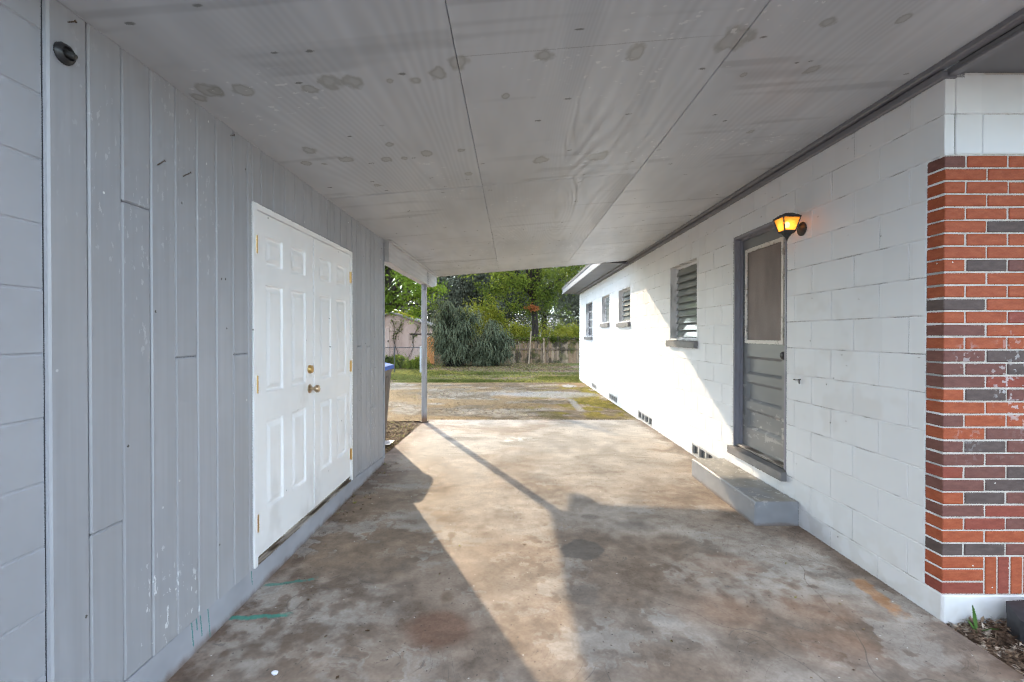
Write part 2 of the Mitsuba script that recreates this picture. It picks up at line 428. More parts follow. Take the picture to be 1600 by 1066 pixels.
def ceil_col(p, n, uv):
    h, o = grain_field(p)
    ring = 0.5 + 0.5 * dr.sin(h * 190.0)
    figure = smoothstep(0.35, 0.65, fbm(p.x * 1.1 + o, p.y * 0.35, 5.0, 2))
    big = fbm(p.x * 0.8, p.y * 0.8, 1.0, 3)
    c = C(0.455, 0.467, 0.488) * (0.86 + 0.28 * big) * (0.93 + 0.14 * fbm(p.x * 9, p.y * 2.5, 21.0, 3))
    c = c * (1 - 0.065 * ring * figure)
    # lathe checks: faint dark bands across the sheet
    ck = smoothstep(0.60, 0.80, fbm(p.x * 0.7 + o, p.y * 13.0, 9.0, 2))
    c = c * (1 - 0.16 * ck * smoothstep(0.4, 0.6, fbm(p.x * 2.2, p.y * 3.0, 2.0)))
    for x, y, r in SPOT_W:
        d = dr.sqrt(dr.square(p.x - x) + dr.square((p.y - y) * 0.85)) / r + 1.0 * (fbm(p.x * 24 + x, p.y * 17, 1.0) - 0.5)
        m = (1 - smoothstep(0.6, 1.05, d))
        rim = m * smoothstep(0.35, 0.75, d)
        c = mix(c, C(0.29, 0.285, 0.26), m * 0.5)
        c = mix(c, C(0.17, 0.17, 0.15), rim * 0.36)
    dk = voronoi(p.x * 2.6 + 0.3, p.y * 5.2)
    c = mix(c, C(0.10, 0.10, 0.095), (1 - smoothstep(0.02, 0.055, dk[0] + 0.05 * (fbm(p.x * 60, p.y * 60, 0.0, 2) - 0.5))) * smoothstep(0.68, 0.72, dk[2]) * 0.75)
    sc = smoothstep(0.75, 0.82, fbm(p.x * 26, p.y * 40, 2.0, 3)) * smoothstep(0.6, 0.7, fbm(p.x * 1.9, p.y * 1.9, 14.0))
    c = mix(c, C(0.62, 0.62, 0.62), sc * 0.6)
    crack = (1 - smoothstep(0.002, 0.0045, dr.abs(p.y - 1.93 - 0.006 * fbm(p.x * 9, 0.0, 0.0)))) * smoothstep(-0.23, -0.2, p.x) * (1 - smoothstep(0.7, 0.98, p.x))
    c = mix(c, C(0.12, 0.12, 0.12), crack * 0.3)
    return c


def ceil_bump(p, n, uv):
    h, o = grain_field(p)
    figure = 0.25 + 0.75 * smoothstep(0.35, 0.65, fbm(p.x * 1.1 + o, p.y * 0.35, 5.0, 2))
    return 0.6 * figure * dr.sin(h * 190.0) + 1.1 * fbm(p.x * 5, p.y * 3, 2.0, 3) + 0.3 * fbm(p.x * 60, p.y * 8, 3.0, 2)


scene['mat_ceiling'] = prin(proc(ceil_col), 0.36, 0.4, proc(ceil_bump, 2e-3), 0.0026)


def white_col(p, n, uv):
    a = p.y + p.x * 0.999
    cx, cz = dr.floor(a / 0.2033), dr.floor((p.z - 0.132) / 0.2035)
    c = C(0.66, 0.665, 0.675) * (0.955 + 0.05 * cell_rand(cx, cz) + 0.07 * (fbm(a * 1.6, p.z * 1.6, 0.0, 3) - 0.5))
    g = smoothstep(0.50, 0.72, fbm(a * 6, p.z * 6, 5.0, 4)) * (1 - smoothstep(0.5, 1.0, dr.sqrt(dr.square((p.y - 3.1) / 0.9) + dr.square((p.z - 1.25) / 0.75))))
    c = mix(c, C(0.56, 0.545, 0.53), g * 0.4)
    low = 1 - smoothstep(0.0, 0.45, p.z + 0.25 * (fbm(a * 5, p.z * 3, 3.0) - 0.5))
    c = mix(c, C(0.52, 0.50, 0.47), low * 0.35 * smoothstep(0.35, 0.6, fbm(a * 12, p.z * 12, 8.0)))
    dk = voronoi(a * 3.2 + 7, p.z * 3.0)
    c = mix(c, C(0.14, 0.13, 0.12), (1 - smoothstep(0.010, 0.024, dk[0])) * smoothstep(0.70, 0.76, dk[2]) * 0.9)
    ms = voronoi(a * 5.2 + 2, p.z * 14.0)
    c = mix(c, C(0.25, 0.23, 0.22), (1 - smoothstep(0.02, 0.06, ms[0])) * smoothstep(0.93, 0.96, ms[2]) * 0.7)
    return c


def white_bump(p, n, uv):
    a = p.y + p.x
    return fbm(a * 28, p.z * 28, 0.0, 4) + 0.4 * fbm(a * 120, p.z * 120, 3.0, 2)


scene['mat_white'] = prin(proc(white_col), 0.5, 0.4, proc(white_bump, 2e-3), 0.0016)


def joint_col(p, n, uv):
    a = p.y + p.x
    return mix(C(0.30, 0.295, 0.29), C(0.62, 0.62, 0.62), smoothstep(0.28, 0.55, fbm(a * 9, p.z * 4, 2.0, 3)))


scene['mat_joint'] = prin(proc(joint_col), 0.7, 0.2)


def brick_mat(a, b):
    def f(p, n, uv):
        m = fbm(p.x * 30, p.y * 30, p.z * 60, 4)
        c = mix(a, b, m)
        c = c * (0.88 + 0.24 * fbm(p.x * 150, p.y * 150, p.z * 150, 2))
        pl = scuffs(p, p.x + p.y, p.z, 55.0, 0.58, 0.68) * (1 - smoothstep(0.0, 0.45, dr.abs(p.z - 1.18))) * smoothstep(2.22, 2.28, p.x)
        c = mix(c, C(0.55, 0.53, 0.53), pl * 0.55)
        dv = voronoi((p.x + p.y) * 9.0, p.z * 9.0)
        return mix(c, C(0.7, 0.66, 0.6), (1 - smoothstep(0.02, 0.04, dv[0])) * smoothstep(0.8, 0.86, dv[2]))
    return prin(proc(f), 0.6, 0.15, proc(lambda p, n, uv: fbm(p.x * 60, p.y * 60, p.z * 60, 3), 1e-3), 0.0012)


scene['mat_brick_red'] = brick_mat(C(0.24, 0.053, 0.024), C(0.36, 0.102, 0.05))
scene['mat_brick_deep'] = brick_mat(C(0.18, 0.045, 0.032), C(0.26, 0.075, 0.053))
scene['mat_brick_plum'] = brick_mat(C(0.115, 0.05, 0.042), C(0.18, 0.08, 0.066))
scene['mat_brick_dark'] = brick_mat(C(0.068, 0.05, 0.046), C(0.12, 0.088, 0.08))
scene['mat_mortar'] = prin(proc(lambda p, n, uv: C(0.47, 0.43, 0.385) * (0.70 + 0.5 * fbm(p.x * 40, p.y * 40, p.z * 40, 3))), 0.9, 0.1,
                           proc(lambda p, n, uv: fbm(p.x * 50, p.y * 50, p.z * 50, 3), 2e-3), 0.003)

scene['mat_trim'] = prin(proc(lambda p, n, uv: C(0.17, 0.168, 0.185) * (0.85 + 0.3 * fbm(p.y * 3, p.z * 30, p.x * 30, 3))), 0.4, 0.5)
scene['mat_soffit'] = prin(proc(lambda p, n, uv: C(0.17, 0.17, 0.18) * (0.88 + 0.24 * fbm(p.x * 3, p.y * 3, 0.0, 3))), 0.5, 0.4)
scene['mat_fascia'] = prin(proc(lambda p, n, uv: C(0.25, 0.255, 0.275) * (0.85 + 0.3 * fbm(p.y * 3, p.z * 12, 0.0, 3))), 0.45, 0.5)
scene['mat_roof'] = prin(proc(lambda p, n, uv: C(0.16, 0.15, 0.14) * (0.7 + 0.6 * fbm(p.x * 8, p.y * 8, 0.0, 4))), 0.9, 0.1)
scene['mat_beam'] = prin(proc(lambda p, n, uv: C(0.42, 0.415, 0.42) * (0.86 + 0.26 * fbm(p.y * 2.5, p.z * 40, 0.0, 3))), 0.45, 0.4,
                         proc(lambda p, n, uv: fbm(p.y * 4, p.z * 70, 0.0, 3), 2e-3), 0.002)
scene['mat_post'] = prin(proc(lambda p, n, uv: mix(mix(C(0.33, 0.335, 0.35), C(0.24, 0.24, 0.25), smoothstep(0.45, 0.7, fbm(p.x * 30, p.z * 3, 0.0, 3))), C(0.20, 0.10, 0.045),
                         (1 - smoothstep(0.02, 0.17, p.z + 0.12 * (fbm(p.x * 25, p.z * 12, p.y * 25, 3) - 0.5))) * 0.85)), 0.5, 0.4)


def white_door_col(p, n, uv):
    c = C(0.80, 0.80, 0.80) * (0.95 + 0.08 * fbm(p.y * 2, p.z * 2, 0.0, 3))
    low = 1 - smoothstep(0.2, 1.0, p.z)
    s = smoothstep(0.5, 0.75, fbm(p.y * 5, p.z * 3, 4.0, 4))
    c = mix(c, C(0.50, 0.48, 0.46), s * (0.10 + 0.30 * low))
    hand = (1 - smoothstep(0.4, 1.0, dr.sqrt(dr.square((p.y - 3.25) / 0.22) + dr.square((p.z - 0.95) / 0.5)))) * s
    c = mix(c, C(0.48, 0.45, 0.42), hand * 0.35)
    dk = voronoi(p.y * 4.1 + 1, p.z * 3.4)
    return mix(c, C(0.16, 0.15, 0.14), (1 - smoothstep(0.012, 0.026, dk[0])) * smoothstep(0.80, 0.85, dk[2]) * 0.85)


scene['mat_white_door'] = prin(proc(white_door_col), 0.32, 0.5, proc(lambda p, n, uv: fbm(p.y * 70, p.z * 9, 0.0, 3), 1.5e-3), 0.0005)
scene['mat_plank_seam'] = prin((0.10, 0.105, 0.12), 0.6, 0.3)
scene['mat_seam'] = prin((0.03, 0.028, 0.026), 0.8, 0.1)
scene['mat_threshold'] = prin(proc(lambda p, n, uv: mix(C(0.10, 0.075, 0.055), C(0.34, 0.30, 0.26), smoothstep(0.45, 0.6, fbm(p.y * 5, p.z * 90, 0.0, 3)))), 0.5, 0.4)
scene['mat_brass'] = two({'type': 'principled', 'base_color': {'type': 'rgb', 'value': [0.55, 0.36, 0.14]}, 'metallic': 0.9, 'roughness': 0.34})
scene['mat_knob'] = two({'type': 'principled', 'base_color': {'type': 'rgb', 'value': [0.50, 0.39, 0.27]}, 'metallic': 1.0, 'roughness': 0.18})
scene['mat_black'] = prin((0.018, 0.018, 0.02), 0.35, 0.5)
scene['mat_black_cast'] = prin(proc(lambda p, n, uv: C(0.025, 0.024, 0.023) * (0.6 + 0.9 * fbm(p.x * 60, p.y * 60, p.z * 60, 3))), 0.5, 0.5)
scene['mat_iron'] = prin((0.085, 0.06, 0.045), 0.6, 0.4, metallic=0.4)


def grey_door_col(p, n, uv):
    c = C(0.165, 0.167, 0.17) * (0.90 + 0.2 * fbm(p.y * 2, p.z * 2, 1.0, 3))
    w = smoothstep(0.60, 0.70, fbm(p.y * 16, p.z * 30, 4.0, 4)) * smoothstep(0.5, 0.66, fbm(p.y * 2, p.z * 3, 9.0))
    c = mix(c, C(0.50, 0.47, 0.44), w * 0.7)
    dust = 1 - smoothstep(0.4, 0.9, p.z + 0.3 * (fbm(p.y * 4, p.z * 4, 2.0) - 0.5))
    return mix(c, C(0.30, 0.27, 0.24), dust * 0.35)


scene['mat_grey_door'] = prin(proc(grey_door_col), 0.4, 0.5, proc(lambda p, n, uv: fbm(p.y * 60, p.z * 6, 0.0, 3), 1.5e-3), 0.0006)
scene['mat_jamb'] = prin(proc(lambda p, n, uv: C(0.20, 0.195, 0.222) * (0.85 + 0.3 * fbm(p.y * 20, p.z * 3, p.x * 20, 3))), 0.4, 0.5)
scene['mat_stop'] = prin(proc(lambda p, n, uv: mix(C(0.62, 0.58, 0.53), C(0.30, 0.27, 0.24), smoothstep(0.62, 0.72, fbm(p.y * 30, p.z * 30, 0.0, 3)) * 0.8)), 0.5, 0.4)
scene['mat_screen'] = prin(proc(lambda p, n, uv: C(0.205, 0.17, 0.155) * (0.7 + 0.6 * fbm(p.y * 7, p.z * 3, 0.0, 4)) * (0.92 + 0.16 * noise(p.y * 500, p.z * 500))), 0.7, 0.3)
scene['mat_pane'] = {'type': 'thindielectric', 'int_ior': 1.5}
scene['mat_glass'] = {'type': 'dielectric', 'int_ior': 1.5}
scene['mat_inside'] = prin((0.035, 0.037, 0.036), 0.9, 0.1)
scene['mat_curtain'] = prin((0.40, 0.45, 0.43), 0.9, 0.1)
scene['mat_louver'] = prin((0.17, 0.185, 0.175), 0.07, 0.9, clearcoat=0.6, clearcoat_gloss=0.95)
scene['mat_louver_edge'] = prin((0.16, 0.165, 0.16), 0.5, 0.4)


def sill_col(p, n, uv):
    return C(0.16, 0.155, 0.155) * (0.8 + 0.4 * fbm(p.x * 14, p.y * 14, p.z * 14, 3))


scene['mat_sill'] = prin(proc(sill_col), 0.5, 0.4, proc(lambda p, n, uv: fbm(p.x * 30, p.y * 30, p.z * 30, 3), 2e-3), 0.002)


def step_col(p, n, uv):
    f = fbm(p.x * 12, p.y * 12, p.z * 12, 4)
    c = C(0.22, 0.226, 0.242) * (0.86 + 0.28 * f)
    top = smoothstep(0.7, 0.9, n.z)
    c = mix(c, C(0.25, 0.235, 0.21) * (0.7 + 0.6 * f), top * smoothstep(0.28, 0.6, fbm(p.x * 4, p.y * 4, 1.0, 3) + 0.12))
    chip = smoothstep(0.62, 0.68, fbm(p.x * 30, p.y * 30, p.z * 30, 3)) * smoothstep(0.12, 0.2, p.z)
    c = mix(c, C(0.50, 0.48, 0.45), chip * 0.6)
    return mix(c, C(0.14, 0.10, 0.075), (1 - smoothstep(0.0, 0.035, p.z + 0.03 * (f - 0.5))) * 0.7)


scene['mat_step'] = prin(proc(step_col), 0.5, 0.4, proc(lambda p, n, uv: fbm(p.x * 25, p.y * 25, p.z * 25, 4), 2e-3), 0.003)
scene['mat_vent'] = prin(proc(lambda p, n, uv: C(0.42, 0.42, 0.41) * (0.8 + 0.35 * fbm(p.y * 20, p.z * 20, 0.0, 3))), 0.6, 0.3)
scene['mat_vent_mesh'] = prin(proc(lambda p, n, uv: C(0.07, 0.07, 0.07) + 0.05 * smoothstep(0.5, 0.7, noise(p.y * 160, p.z * 160))), 0.8, 0.2)
scene['mat_amber'] = {'type': 'blendbsdf', 'weight': 0.62,
                      'a': {'type': 'thindielectric', 'int_ior': 1.5, 'specular_transmittance': {'type': 'rgb', 'value': [0.98, 0.50, 0.10]}},
                      'b': {'type': 'principledthin', 'base_color': {'type': 'rgb', 'value': [0.92, 0.42, 0.08]}, 'roughness': 0.5, 'diff_trans': 1.5, 'spec_trans': 0.0, 'eta': 1.5}}
scene['mat_bin'] = prin(proc(lambda p, n, uv: C(0.14, 0.115, 0.10) * (0.8 + 0.4 * fbm(p.x * 9, p.y * 9, p.z * 5, 3))), 0.55, 0.4)
scene['mat_bin_lid'] = prin((0.03, 0.10, 0.46), 0.45, 0.35)
scene['mat_sticker'] = prin((0.75, 0.75, 0.73), 0.4, 0.4)
scene['mat_scrap'] = prin(proc(lambda p, n, uv: C(0.66, 0.68, 0.74) * (0.8 + 0.3 * fbm(p.x * 30, p.y * 30, 0.0, 3))), 0.5, 0.4)


def wood_fence(a, b):
    def f(p, n, uv):
        s = fbm(p.x * 30, p.z * 2.5, p.y, 4)
        c = mix(a, b, s)
        c = mix(c, C(0.035, 0.033, 0.024), smoothstep(0.50, 0.64, fbm(p.x * 3.5, p.z * 3.0, 5.0, 4)) * 0.8)
        return mix(c, C(0.06, 0.07, 0.022), smoothstep(0.55, 0.70, fbm(p.x * 2.2 + 9, p.z * 3, 1.0, 4)) * 0.6)
    return prin(proc(f), 0.9, 0.1)


scene['mat_slat_brown'] = wood_fence(C(0.15, 0.10, 0.062), C(0.33, 0.235, 0.155))
scene['mat_slat_grey'] = wood_fence(C(0.17, 0.13, 0.095), C(0.38, 0.295, 0.21))
scene['mat_slat_dark'] = wood_fence(C(0.10, 0.075, 0.055), C(0.25, 0.185, 0.13))
scene['mat_orange'] = prin(proc(lambda p, n, uv: mix(C(0.52, 0.20, 0.07), C(0.68, 0.32, 0.13), fbm(p.x * 20, p.z * 3, 0.0, 3))), 0.8, 0.2)
scene['mat_pink'] = prin(proc(lambda p, n, uv: mix(C(0.29, 0.205, 0.17), C(0.42, 0.315, 0.27), fbm(p.x * 2, p.z * 1.2, 0.0, 4))), 0.8, 0.2)
scene['mat_pink_door'] = prin(proc(lambda p, n, uv: mix(C(0.33, 0.25, 0.215), C(0.44, 0.345, 0.30), fbm(p.x * 2, p.z * 2, 0.0, 4))), 0.8, 0.2)
scene['mat_bark'] = prin(proc(lambda p, n, uv: mix(C(0.014, 0.012, 0.010), C(0.06, 0.05, 0.042), fbm(p.x * 14, p.y * 14, p.z * 3, 4))), 0.95, 0.1)
scene['mat_pole'] = prin(proc(lambda p, n, uv: mix(C(0.22, 0.17, 0.12), C(0.36, 0.29, 0.21), fbm(p.x * 30, p.y * 30, p.z * 2, 3))), 0.9, 0.1)
scene['mat_metal'] = two({'type': 'principled', 'base_color': {'type': 'rgb', 'value': [0.42, 0.44, 0.46]}, 'metallic': 0.7, 'roughness': 0.45})
scene['mat_wire'] = prin((0.06, 0.06, 0.062), 0.6, 0.3)
scene['mat_neighbour_roof'] = prin(proc(lambda p, n, uv: C(0.42, 0.38, 0.37) * (0.8 + 0.4 * fbm(p.x * 3, p.y * 3, 0.0, 3))), 0.9, 0.1)
scene['mat_neighbour_wall'] = prin((0.5, 0.47, 0.42), 0.9, 0.1)


def leaf_mat(a, b, f=1.1, trans=0.7, rough=0.5):
    def fn(p, n, uv):
        m = fbm(p.x * f, p.y * f, p.z * f, 3)
        r = noise(p.x * 23, p.y * 23, p.z * 23)
        return mix(a, b, dr.clip(smoothstep(0.25, 0.75, 0.55 * m + 0.45 * r), 0, 1))
    return {'type': 'principledthin', 'base_color': proc(fn), 'roughness': rough, 'diff_trans': trans, 'spec_trans': 0.0, 'eta': 1.4}


scene['mat_leaf_oak'] = leaf_mat(C(0.035, 0.062, 0.012), C(0.21, 0.30, 0.04), 0.9, 1.0, 0.35)
scene['mat_leaf_deep'] = leaf_mat(C(0.03, 0.052, 0.012), C(0.235, 0.29, 0.05), 0.9, 1.1, 0.35)
scene['mat_leaf_gray'] = leaf_mat(C(0.07, 0.08, 0.055), C(0.21, 0.225, 0.165), 0.7, 0.8, 0.5)
scene['mat_leaf_lime'] = leaf_mat(C(0.17, 0.20, 0.025), C(0.46, 0.43, 0.07), 1.2, 1.2, 0.5)
scene['mat_blade'] = leaf_mat(C(0.045, 0.06, 0.034), C(0.22, 0.245, 0.155), 2.2, 0.8, 0.4)
scene['mat_grass'] = leaf_mat(C(0.08, 0.10, 0.025), C(0.31, 0.30, 0.10), 0.9, 0.9, 0.6)
scene['mat_sprout'] = leaf_mat(C(0.05, 0.12, 0.03), C(0.12, 0.22, 0.06), 9.0, 0.6, 0.35)
scene['mat_red_leaf'] = leaf_mat(C(0.35, 0.10, 0.04), C(0.55, 0.22, 0.08), 3.0, 0.8, 0.5)


def litter_mat(cols):
    def fn(p, n, uv):
        r = cell_rand(dr.floor(p.x * 45), dr.floor(p.y * 45), 2)
        c = mix(cols[0], cols[1], smoothstep(0.2, 0.5, r))
        c = mix(c, cols[2], smoothstep(0.62, 0.7, r))
        return mix(c, cols[3], smoothstep(0.86, 0.9, r))
    return prin(proc(fn), 0.85, 0.15)


scene['mat_litter'] = litter_mat([C(0.09, 0.055, 0.03), C(0.21, 0.14, 0.075), C(0.33, 0.25, 0.15), C(0.24, 0.23, 0.05)])
scene['mat_mulch'] = litter_mat([C(0.065, 0.043, 0.03), C(0.14, 0.09, 0.06), C(0.24, 0.175, 0.125), C(0.44, 0.37, 0.30)])
scene['mat_rubber'] = prin(proc(lambda p, n, uv: C(0.035, 0.037, 0.042) * (0.8 + 0.5 * fbm(p.x * 30, p.y * 30, p.z * 30, 3))), 0.5, 0.4)

# ------------------------------------------------------------------ the setting: ground, slab, pads, drive
ground = grid_sheet(-150, 150, -120, 180, 2, 2, lambda x, y: 0 * x - 0.075)
add('ground', ground, 'mat_soil')
lab('ground', 'brown soil and thin grass of the yard reaching out behind the fences', kind='structure')

slab_poly = Polygon([(-1.47, -0.9), (2.185, -0.9), (2.185, 7.75), (-1.462, 7.75), (-1.53, 5.62), (-1.66, 5.16), (-1.66, 5.0), (-1.47, 5.0)])
m = xy_extrude(slab_poly, -0.14, 0.0)
add('concrete_slab', m, 'mat_floor')
lab('concrete_slab', 'stained concrete slab floor of the carport', kind='structure')
add('driveway', B(-3.6, 5.2, -16, -0.903, -0.14, -0.004), 'mat_drive')
lab('driveway', 'pale concrete driveway outside the open front of the carport', kind='structure')
prng = np.random.default_rng(3)
add('dirt_bed', grid_sheet(-5.0, -1.475, 5.17, 7.76, 40, 30, lambda x, y: -0.047 + 0.03 * (meshkit.fbm(np.stack([x * 4, y * 4, 0 * x], -1), 3) - 0.5)), 'mat_soil')
lab('dirt_bed', 'bare dirt under dead leaves between the board wall and the old pad', kind='structure')


def pad_z(x, y):
    return -0.022 + 0.012 * (meshkit.fbm(np.stack([x, y, 0 * x], -1) * 1.3, 3) - 0.5)


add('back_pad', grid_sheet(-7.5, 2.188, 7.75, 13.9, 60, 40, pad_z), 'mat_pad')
lab('back_pad', 'old tan concrete pad with moss behind the carport slab', kind='structure')
add('front_bed', grid_sheet(2.186, 4.6, 0.3, 2.30, 30, 30, lambda x, y: -0.03 + 0.05 * meshkit.fbm(np.stack([x * 5, y * 5, 0 * x], -1), 3) * np.clip((x - 2.186) / 0.15, 0, 1)), 'mat_mulch')
lab('front_bed', 'planting bed of bark mulch in front of the brick corner', kind='structure')

# ------------------------------------------------------------------ house (white painted block, right)
WX = 2.19                      # face of the blocks
HY0, HY1 = 2.307, 14.78
DOOR = (3.63, 4.50, 0.375, 2.41)
WINS = [  # y0, y1, z0, z1, sill z0
    (5.397, 6.30, 1.40, 2.367, 1.29),
    (8.44, 9.36, 1.71, 2.345, 1.60),
    (10.24, 11.09, 1.74, 2.36, 1.625),
    (12.40, 13.50, 1.41, 2.35, 1.30),
]
VENTS = [(4.745, 5.53), (7.10, 7.89), (9.47, 10.25), (11.76, 12.52)]
VZ = 0.145

opening = sbox(DOOR[0], 0.28, DOOR[1], DOOR[3])
holes = [opening] + [sbox(a, z0, b, z1) for a, b, z0, z1, s in WINS] + [sbox(a, 0.005, b, VZ) for a, b in VENTS]
holes_u = shapely.union_all(holes)
lab('house', 'white painted concrete block house along the right side, with a red brick corner', 'house')
wall_poly = sbox(HY0 + 0.006, -0.12, HY1 - 0.004, 2.84).difference(holes_u)
W = 'house__side_wall'
add(W, yz_extrude(wall_poly, WX + 0.0026, WX + 0.20), 'mat_joint')
FW = 'house__front_wall'
add(FW, B(WX + 0.2, 9.0, HY0 + 0.006, HY0 + 0.2, -0.12, 2.84), 'mat_mortar')
add('house__back_wall', B(WX + 0.2, 9.0, HY1 - 0.2, HY1 - 0.004, -0.12, 2.84), 'mat_white')
add('house__far_wall', B(8.8, 9.0, HY0 + 0.2, HY1 - 0.2, -0.12, 2.84), 'mat_white')
labels[W] = {'label': 'white painted block wall facing the carport'}

G = 0.0024
CH = 0.2035
Z0 = 0.132
BRICK_TOP = 2.366
rects = []
cut = shapely.union_all(holes + [sbox(HY0 - 1, Z0, HY0 + 0.102, BRICK_TOP)]
                        + [sbox(a - 0.03, s, b + 0.03, z0) for a, b, z0, z1, s in WINS])
for k in range(-1, 13):
    za, zb = Z0 + k * CH, min(Z0 + (k + 1) * CH, 2.752)
    za = max(za, -0.1)
    y = 2.513 + (0 if k % 2 == 0 else 0.203) - 0.4064
    while y < HY1:
        ya, yb = max(y, HY0), min(y + 0.4064, HY1)
        y += 0.4064
        if yb - ya < 0.02:
            continue
        g = sbox(ya + 0.0013, za + G, yb - 0.0013, zb - G).difference(cut.buffer(0.001))
        for q in (list(g.geoms) if hasattr(g, 'geoms') else [g]):
            if q.is_empty or q.area < 0.0015:
                continue
            rects.append((ya, q))
rects.sort(key=lambda t: t[0])
brng = np.random.default_rng(11)
rest = []
for i, (ya, q) in enumerate(rects):
    d = WX + brng.uniform(-0.0005, 0.0005)
    y0, z0, y1, z1 = q.bounds
    if abs(q.area - (y1 - y0) * (z1 - z0)) < 1e-6:
        mm = B(d, WX + 0.05, y0, y1, z0, z1, 0.0026)
    else:
        mm = yz_extrude(q, d, WX + 0.05)
    if i < 290:
        add(W + '__block', mm, 'mat_white')
    else:
        rest.append(mm)
kk = add(W + '__far_blocks', cat(*rest), 'mat_white')
labels[kk] = {'label': 'white blocks at the far end of the wall', 'kind': 'stuff'}

# blocks of the front face above the brick, and the foundation strip under it
x = WX + 0.0
for k in (11, 12):
    za, zb = (BRICK_TOP + 0.004 if k == 11 else Z0 + k * CH), (Z0 + 12 * CH if k == 11 else 2.775)
    xs = WX + (0.19 if k == 11 else 0.405)
    edges = [WX] + list(np.arange(xs, 4.5, 0.4064))
    for a, b in zip(edges[:-1], edges[1:]):
        if a == WX:
            a = WX + 0.052
        add(FW + '__block', B(a + G, b - G, HY0, HY0 + 0.06, za + G, zb - G, 0.0035), 'mat_white')
add('house__foundation', B(WX + 0.002, 4.6, HY0 - 0.004, HY0 + 0.16, -0.12, 0.130, 0.006), 'mat_white')

# brick facing
ROWS = ['prr', 'rrr', 'rrr', 'rrr', 'rrr', 'rdr', 'rrr', 'rrr', 'rdp', 'rrr', 'rrr', 'drr', 'rre', 'prr', 'rrr', 'pdr', 'ppd', 'ped', 'rdp', 'rrd', 'prr', 'rpr', 'pdp', 'ppe', 'epd',
        'pde', 'rdp', 'ped', 'rep', 'rre', 'ddp', 'rrr', 'r', 'e']
MB = {'r': 'mat_brick_red', 'e': 'mat_brick_deep', 'p': 'mat_brick_plum', 'd': 'mat_brick_dark'}
NB = 34
PITCH_B = (BRICK_TOP - Z0) / NB
frng = np.random.default_rng(5)
XB = 3.35
BR = FW + '__brick'
add('house__brick_bed', B(WX + 0.0035, XB, HY0 + 0.0045, HY0 + 0.0985, Z0 - 0.001, BRICK_TOP + 0.003), 'mat_mortar')
for r in range(NB):
    zt = BRICK_TOP - r * PITCH_B - 0.0045
    zb = zt - PITCH_B + 0.009
    first = 0.1085 if r % 2 == 0 else 0.2155
    if r >= 31:
        first = 0.2155
    x0, j = WX, 0
    while x0 < XB - 0.02:
        x1 = x0 + first if j == 0 else x0 + 0.2138
        if r >= 31 and j > 0:
            break
        kind = ROWS[r][j] if j < len(ROWS[r]) else frng.choice(list('rrrrepd' if r < 14 else 'rrepppd'))
        e = frng.uniform(-0.0012, 0.0012)
        yb = HY0 + (0.1 if j == 0 else 0.05)
        q1, q2, q3, q4 = frng.uniform(-0.0012, 0.0012, 4)
        bk = B(x0 + (0 if j == 0 else 0.0047 + q1), min(x1, XB) - 0.0047 + q2, HY0 + e, yb, zb + q3 * 0.7, zt + q4 * 0.7, 0.0032)
        bk.vertices = bk.vertices + frng.normal(size=bk.vertices.shape) * 0.0006
        add(BR, bk, MB[kind])
        x0, j = x1, j + 1
z_s0, z_s1 = Z0 + 0.0045, BRICK_TOP - 31 * PITCH_B - 0.0045
x0 = WX + 0.2155
for j, kind in enumerate('rerrerpreerrprerr'):
    add(BR, B(x0 + 0.0047, x0 + PITCH_B - 0.0047, HY0 + frng.uniform(-0.001, 0.001), HY0 + 0.05, z_s0, z_s1, 0.0028), MB[kind])
    x0 += PITCH_B
labels['house__brick_bed'] = {'label': 'pale mortar behind the red and dark bricks'}

# eaves: trim, soffits, fascia, roof
add('house__frieze', B(WX - 0.022, WX + 0.1, HY0 - 0.0, 14.80, 2.752, 2.793, 0.004), 'mat_trim')
add('house__crown_trim', slope(B(WX - 0.05, WX + 0.01, 0.90, 8.50, 2.6195, 2.6545, 0.006)), 'mat_trim')
add('house__rear_soffit', B(1.70, WX + 0.02, 8.56, 15.1, 2.795, 2.81), 'mat_soffit')
add('house__soffit_batten', B(WX - 0.10, WX - 0.022, 8.56, 14.80, 2.772, 2.795, 0.004), 'mat_trim')
add('house__front_soffit', B(WX + 0.012, 9.3, 0.9, HY0 + 0.02, 2.782, 2.80), 'mat_soffit')
add('house__front_drip_trim', B(WX + 0.0105, WX + 0.06, 0.9, HY0 - 0.001, 2.765, 2.7815, 0.003), 'mat_trim')
add('house__fascia', B(1.675, 1.70, 8.56, 15.1, 2.79, 2.93, 0.004), 'mat_fascia')
add('house__drip_edge', B(1.655, 1.70, 8.56, 15.12, 2.932, 2.952, 0.004), 'mat_fascia')
rf = hull([[1.65, 0.9, 2.953], [1.65, 15.14, 2.953], [1.65, 0.9, 2.985], [1.65, 15.14, 2.985], [5.8, 0.9, 4.25], [5.8, 15.14, 4.25], [9.4, 0.9, 2.985], [9.4, 15.14, 2.985], [9.4, 0.9, 2.953], [9.4, 15.14, 2.953]])
add('house__roof', rf, 'mat_roof')

